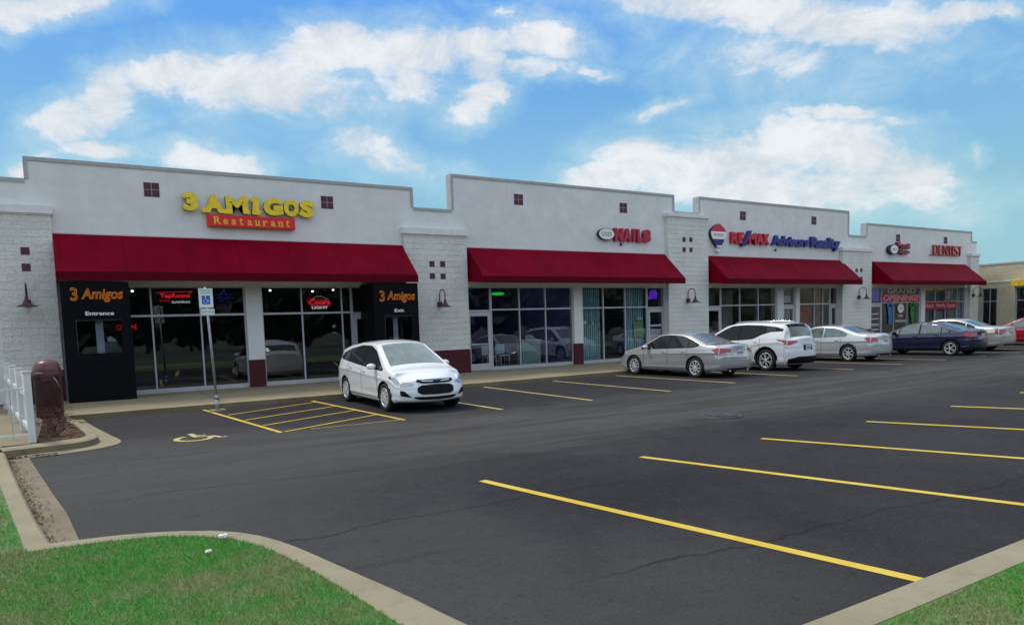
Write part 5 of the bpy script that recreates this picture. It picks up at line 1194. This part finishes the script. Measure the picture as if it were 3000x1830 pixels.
es = dict(acc); es.update(L=4.855, W=1.82, wb=2.775, fo=.97, R=.325, paint='paint_pale_silver',
    top=[(-2.427, 1.0), (-2.36, 1.09), (-1.8, 1.13), (-1.6, 1.15), (-.8, 1.41), (-.3, 1.45), (0, 1.455), (.4, 1.42), (1.2, 1.05), (1.4, 1.0), (2.0, .88), (2.3, .78), (2.427, .68)],
    dlo=(-1.25, 1.12), dlo_lo=[(-1.3, 1.03), (-1.1, .97), (0, .95), (1.12, .93)], dlo_hi=[(-1.3, 1.06), (-1.0, 1.22), (-.55, 1.325), (0, 1.35), (.35, 1.315), (1.12, .94)],
    panes=[(-1.24, -.2), (-.14, .72), (.76, 1.08)], tailp=[('s', -2.41, -1.98, [(-2.43, .78), (-2.15, .82), (-1.98, .90)], [(-2.43, .95), (-2.2, .965), (-1.98, .93)]), ('f', .62, 1.0, [(.62, .80), (1, .78)], [(.62, .93), (1, .95)])],
    sglass='car_glass_light', spokes=7, rstyle='w', scale=(.95, .95, .98), sillmat='paint_pale_silver', trim='chrome')
make_car('sedan_car', es, (26.45, -5.28, -.15), R(90)+R(2.5), 'pale silver sedan with chrome window trim parked left of the navy one', 'car')
cv = dict(acc); cv.update(L=4.49, W=1.75, wb=2.70, fo=.9, R=.315, paint='paint_navy',
    top=[(-2.245, 1.02), (-2.18, 1.09), (-1.75, 1.12), (-1.6, 1.14), (-.75, 1.39), (-.2, 1.435), (.1, 1.435), (.45, 1.37), (1.35, .99), (1.5, .95), (1.95, .86), (2.15, .78), (2.245, .68)],
    belt=[(-2.24, .98), (-1.5, .96), (0, .92), (1.2, .86), (1.9, .78), (2.24, .6)],
    dlo=(-1.3, 1.2), dlo_lo=[(-1.3, 1.02), (-1.1, .97), (0, .94), (1.2, .89)], dlo_hi=[(-1.3, 1.05), (-1.0, 1.20), (-.5, 1.31), (0, 1.335), (.4, 1.28), (1.2, .91)],
    panes=[(-1.28, -1.0), (-.96, -.14), (-.08, .70), (.74, 1.16)], wind=(.48, 1.32), rearw=(-1.58, -.78), seams=[-.98, -.11, 1.0], mirror=.88,
    head=[], tailp=[('s', -2.23, -1.85, [(-2.245, .78), (-2.0, .82), (-1.85, .90)], [(-2.245, .96), (-2.0, .97), (-1.85, .935)]), ('f', .55, 1.0, [(.55, .80), (1, .78)], [(.55, .94), (1, .96)])],
    face=[('rear_diffuser', 'car_black', -1, -.8, .8, [(-.8, .25), (.8, .25)], [(-.8, .32), (.8, .32)], .006)],
    sglass='car_glass_light', spokes=5, rstyle='y', scale=(1.0, 1.0, .97), sillmat='paint_navy', mirrormat='car_black', plate=(-1, .82, .15), extra=None)
make_car('sedan_car', cv, (31.35, -6.5, -.14), R(90)+R(2.5), 'dark navy blue sedan with bright five spoke wheels', 'car')
im = dict(acc); im.update(L=5.05, W=1.87, wb=2.81, fo=1.05, R=.33, paint='paint_gold_silver',
    top=[(-2.525, 1.02), (-2.44, 1.08), (-1.7, 1.12), (-1.5, 1.14), (-.7, 1.44), (-.2, 1.49), (.1, 1.49), (.5, 1.43), (1.3, 1.05), (1.5, 1.0), (2.1, .88), (2.4, .78), (2.525, .68)],
    head=[], tailp=[('s', -2.5, -2.25, [(-2.525, .76), (-2.2, .80)], [(-2.525, .99), (-2.2, .97)]), ('f', .60, 1.0, [(.60, .80), (1, .74)], [(.60, .98), (1, .99)])],
    spokes=5, rstyle='w', scale=(1.02, 1.0, 1.0), sillmat='paint_gold_silver', extra=None, trim='chrome')
make_car('sedan_car', im, (35.1, -5.6, -.14), R(90)+R(2.5), 'beige silver sedan with square tail lights behind the navy one', 'car')
rd = dict(acc); rd.update(paint='paint_red', sillmat='paint_red', scale=(.95, .97, .97), sglass='car_glass_light', rglass='rear_glass', tailp=[('s', -2.45, -2.1, [(-2.46, .80), (-2.1, .86)], [(-2.46, .96), (-2.1, .94)])], spokes=5)
make_car('sedan_car', rd, (41.2, -6.6, -.14), R(90)+R(2.5), 'bright red car cut off by the right edge of the photo', 'car')
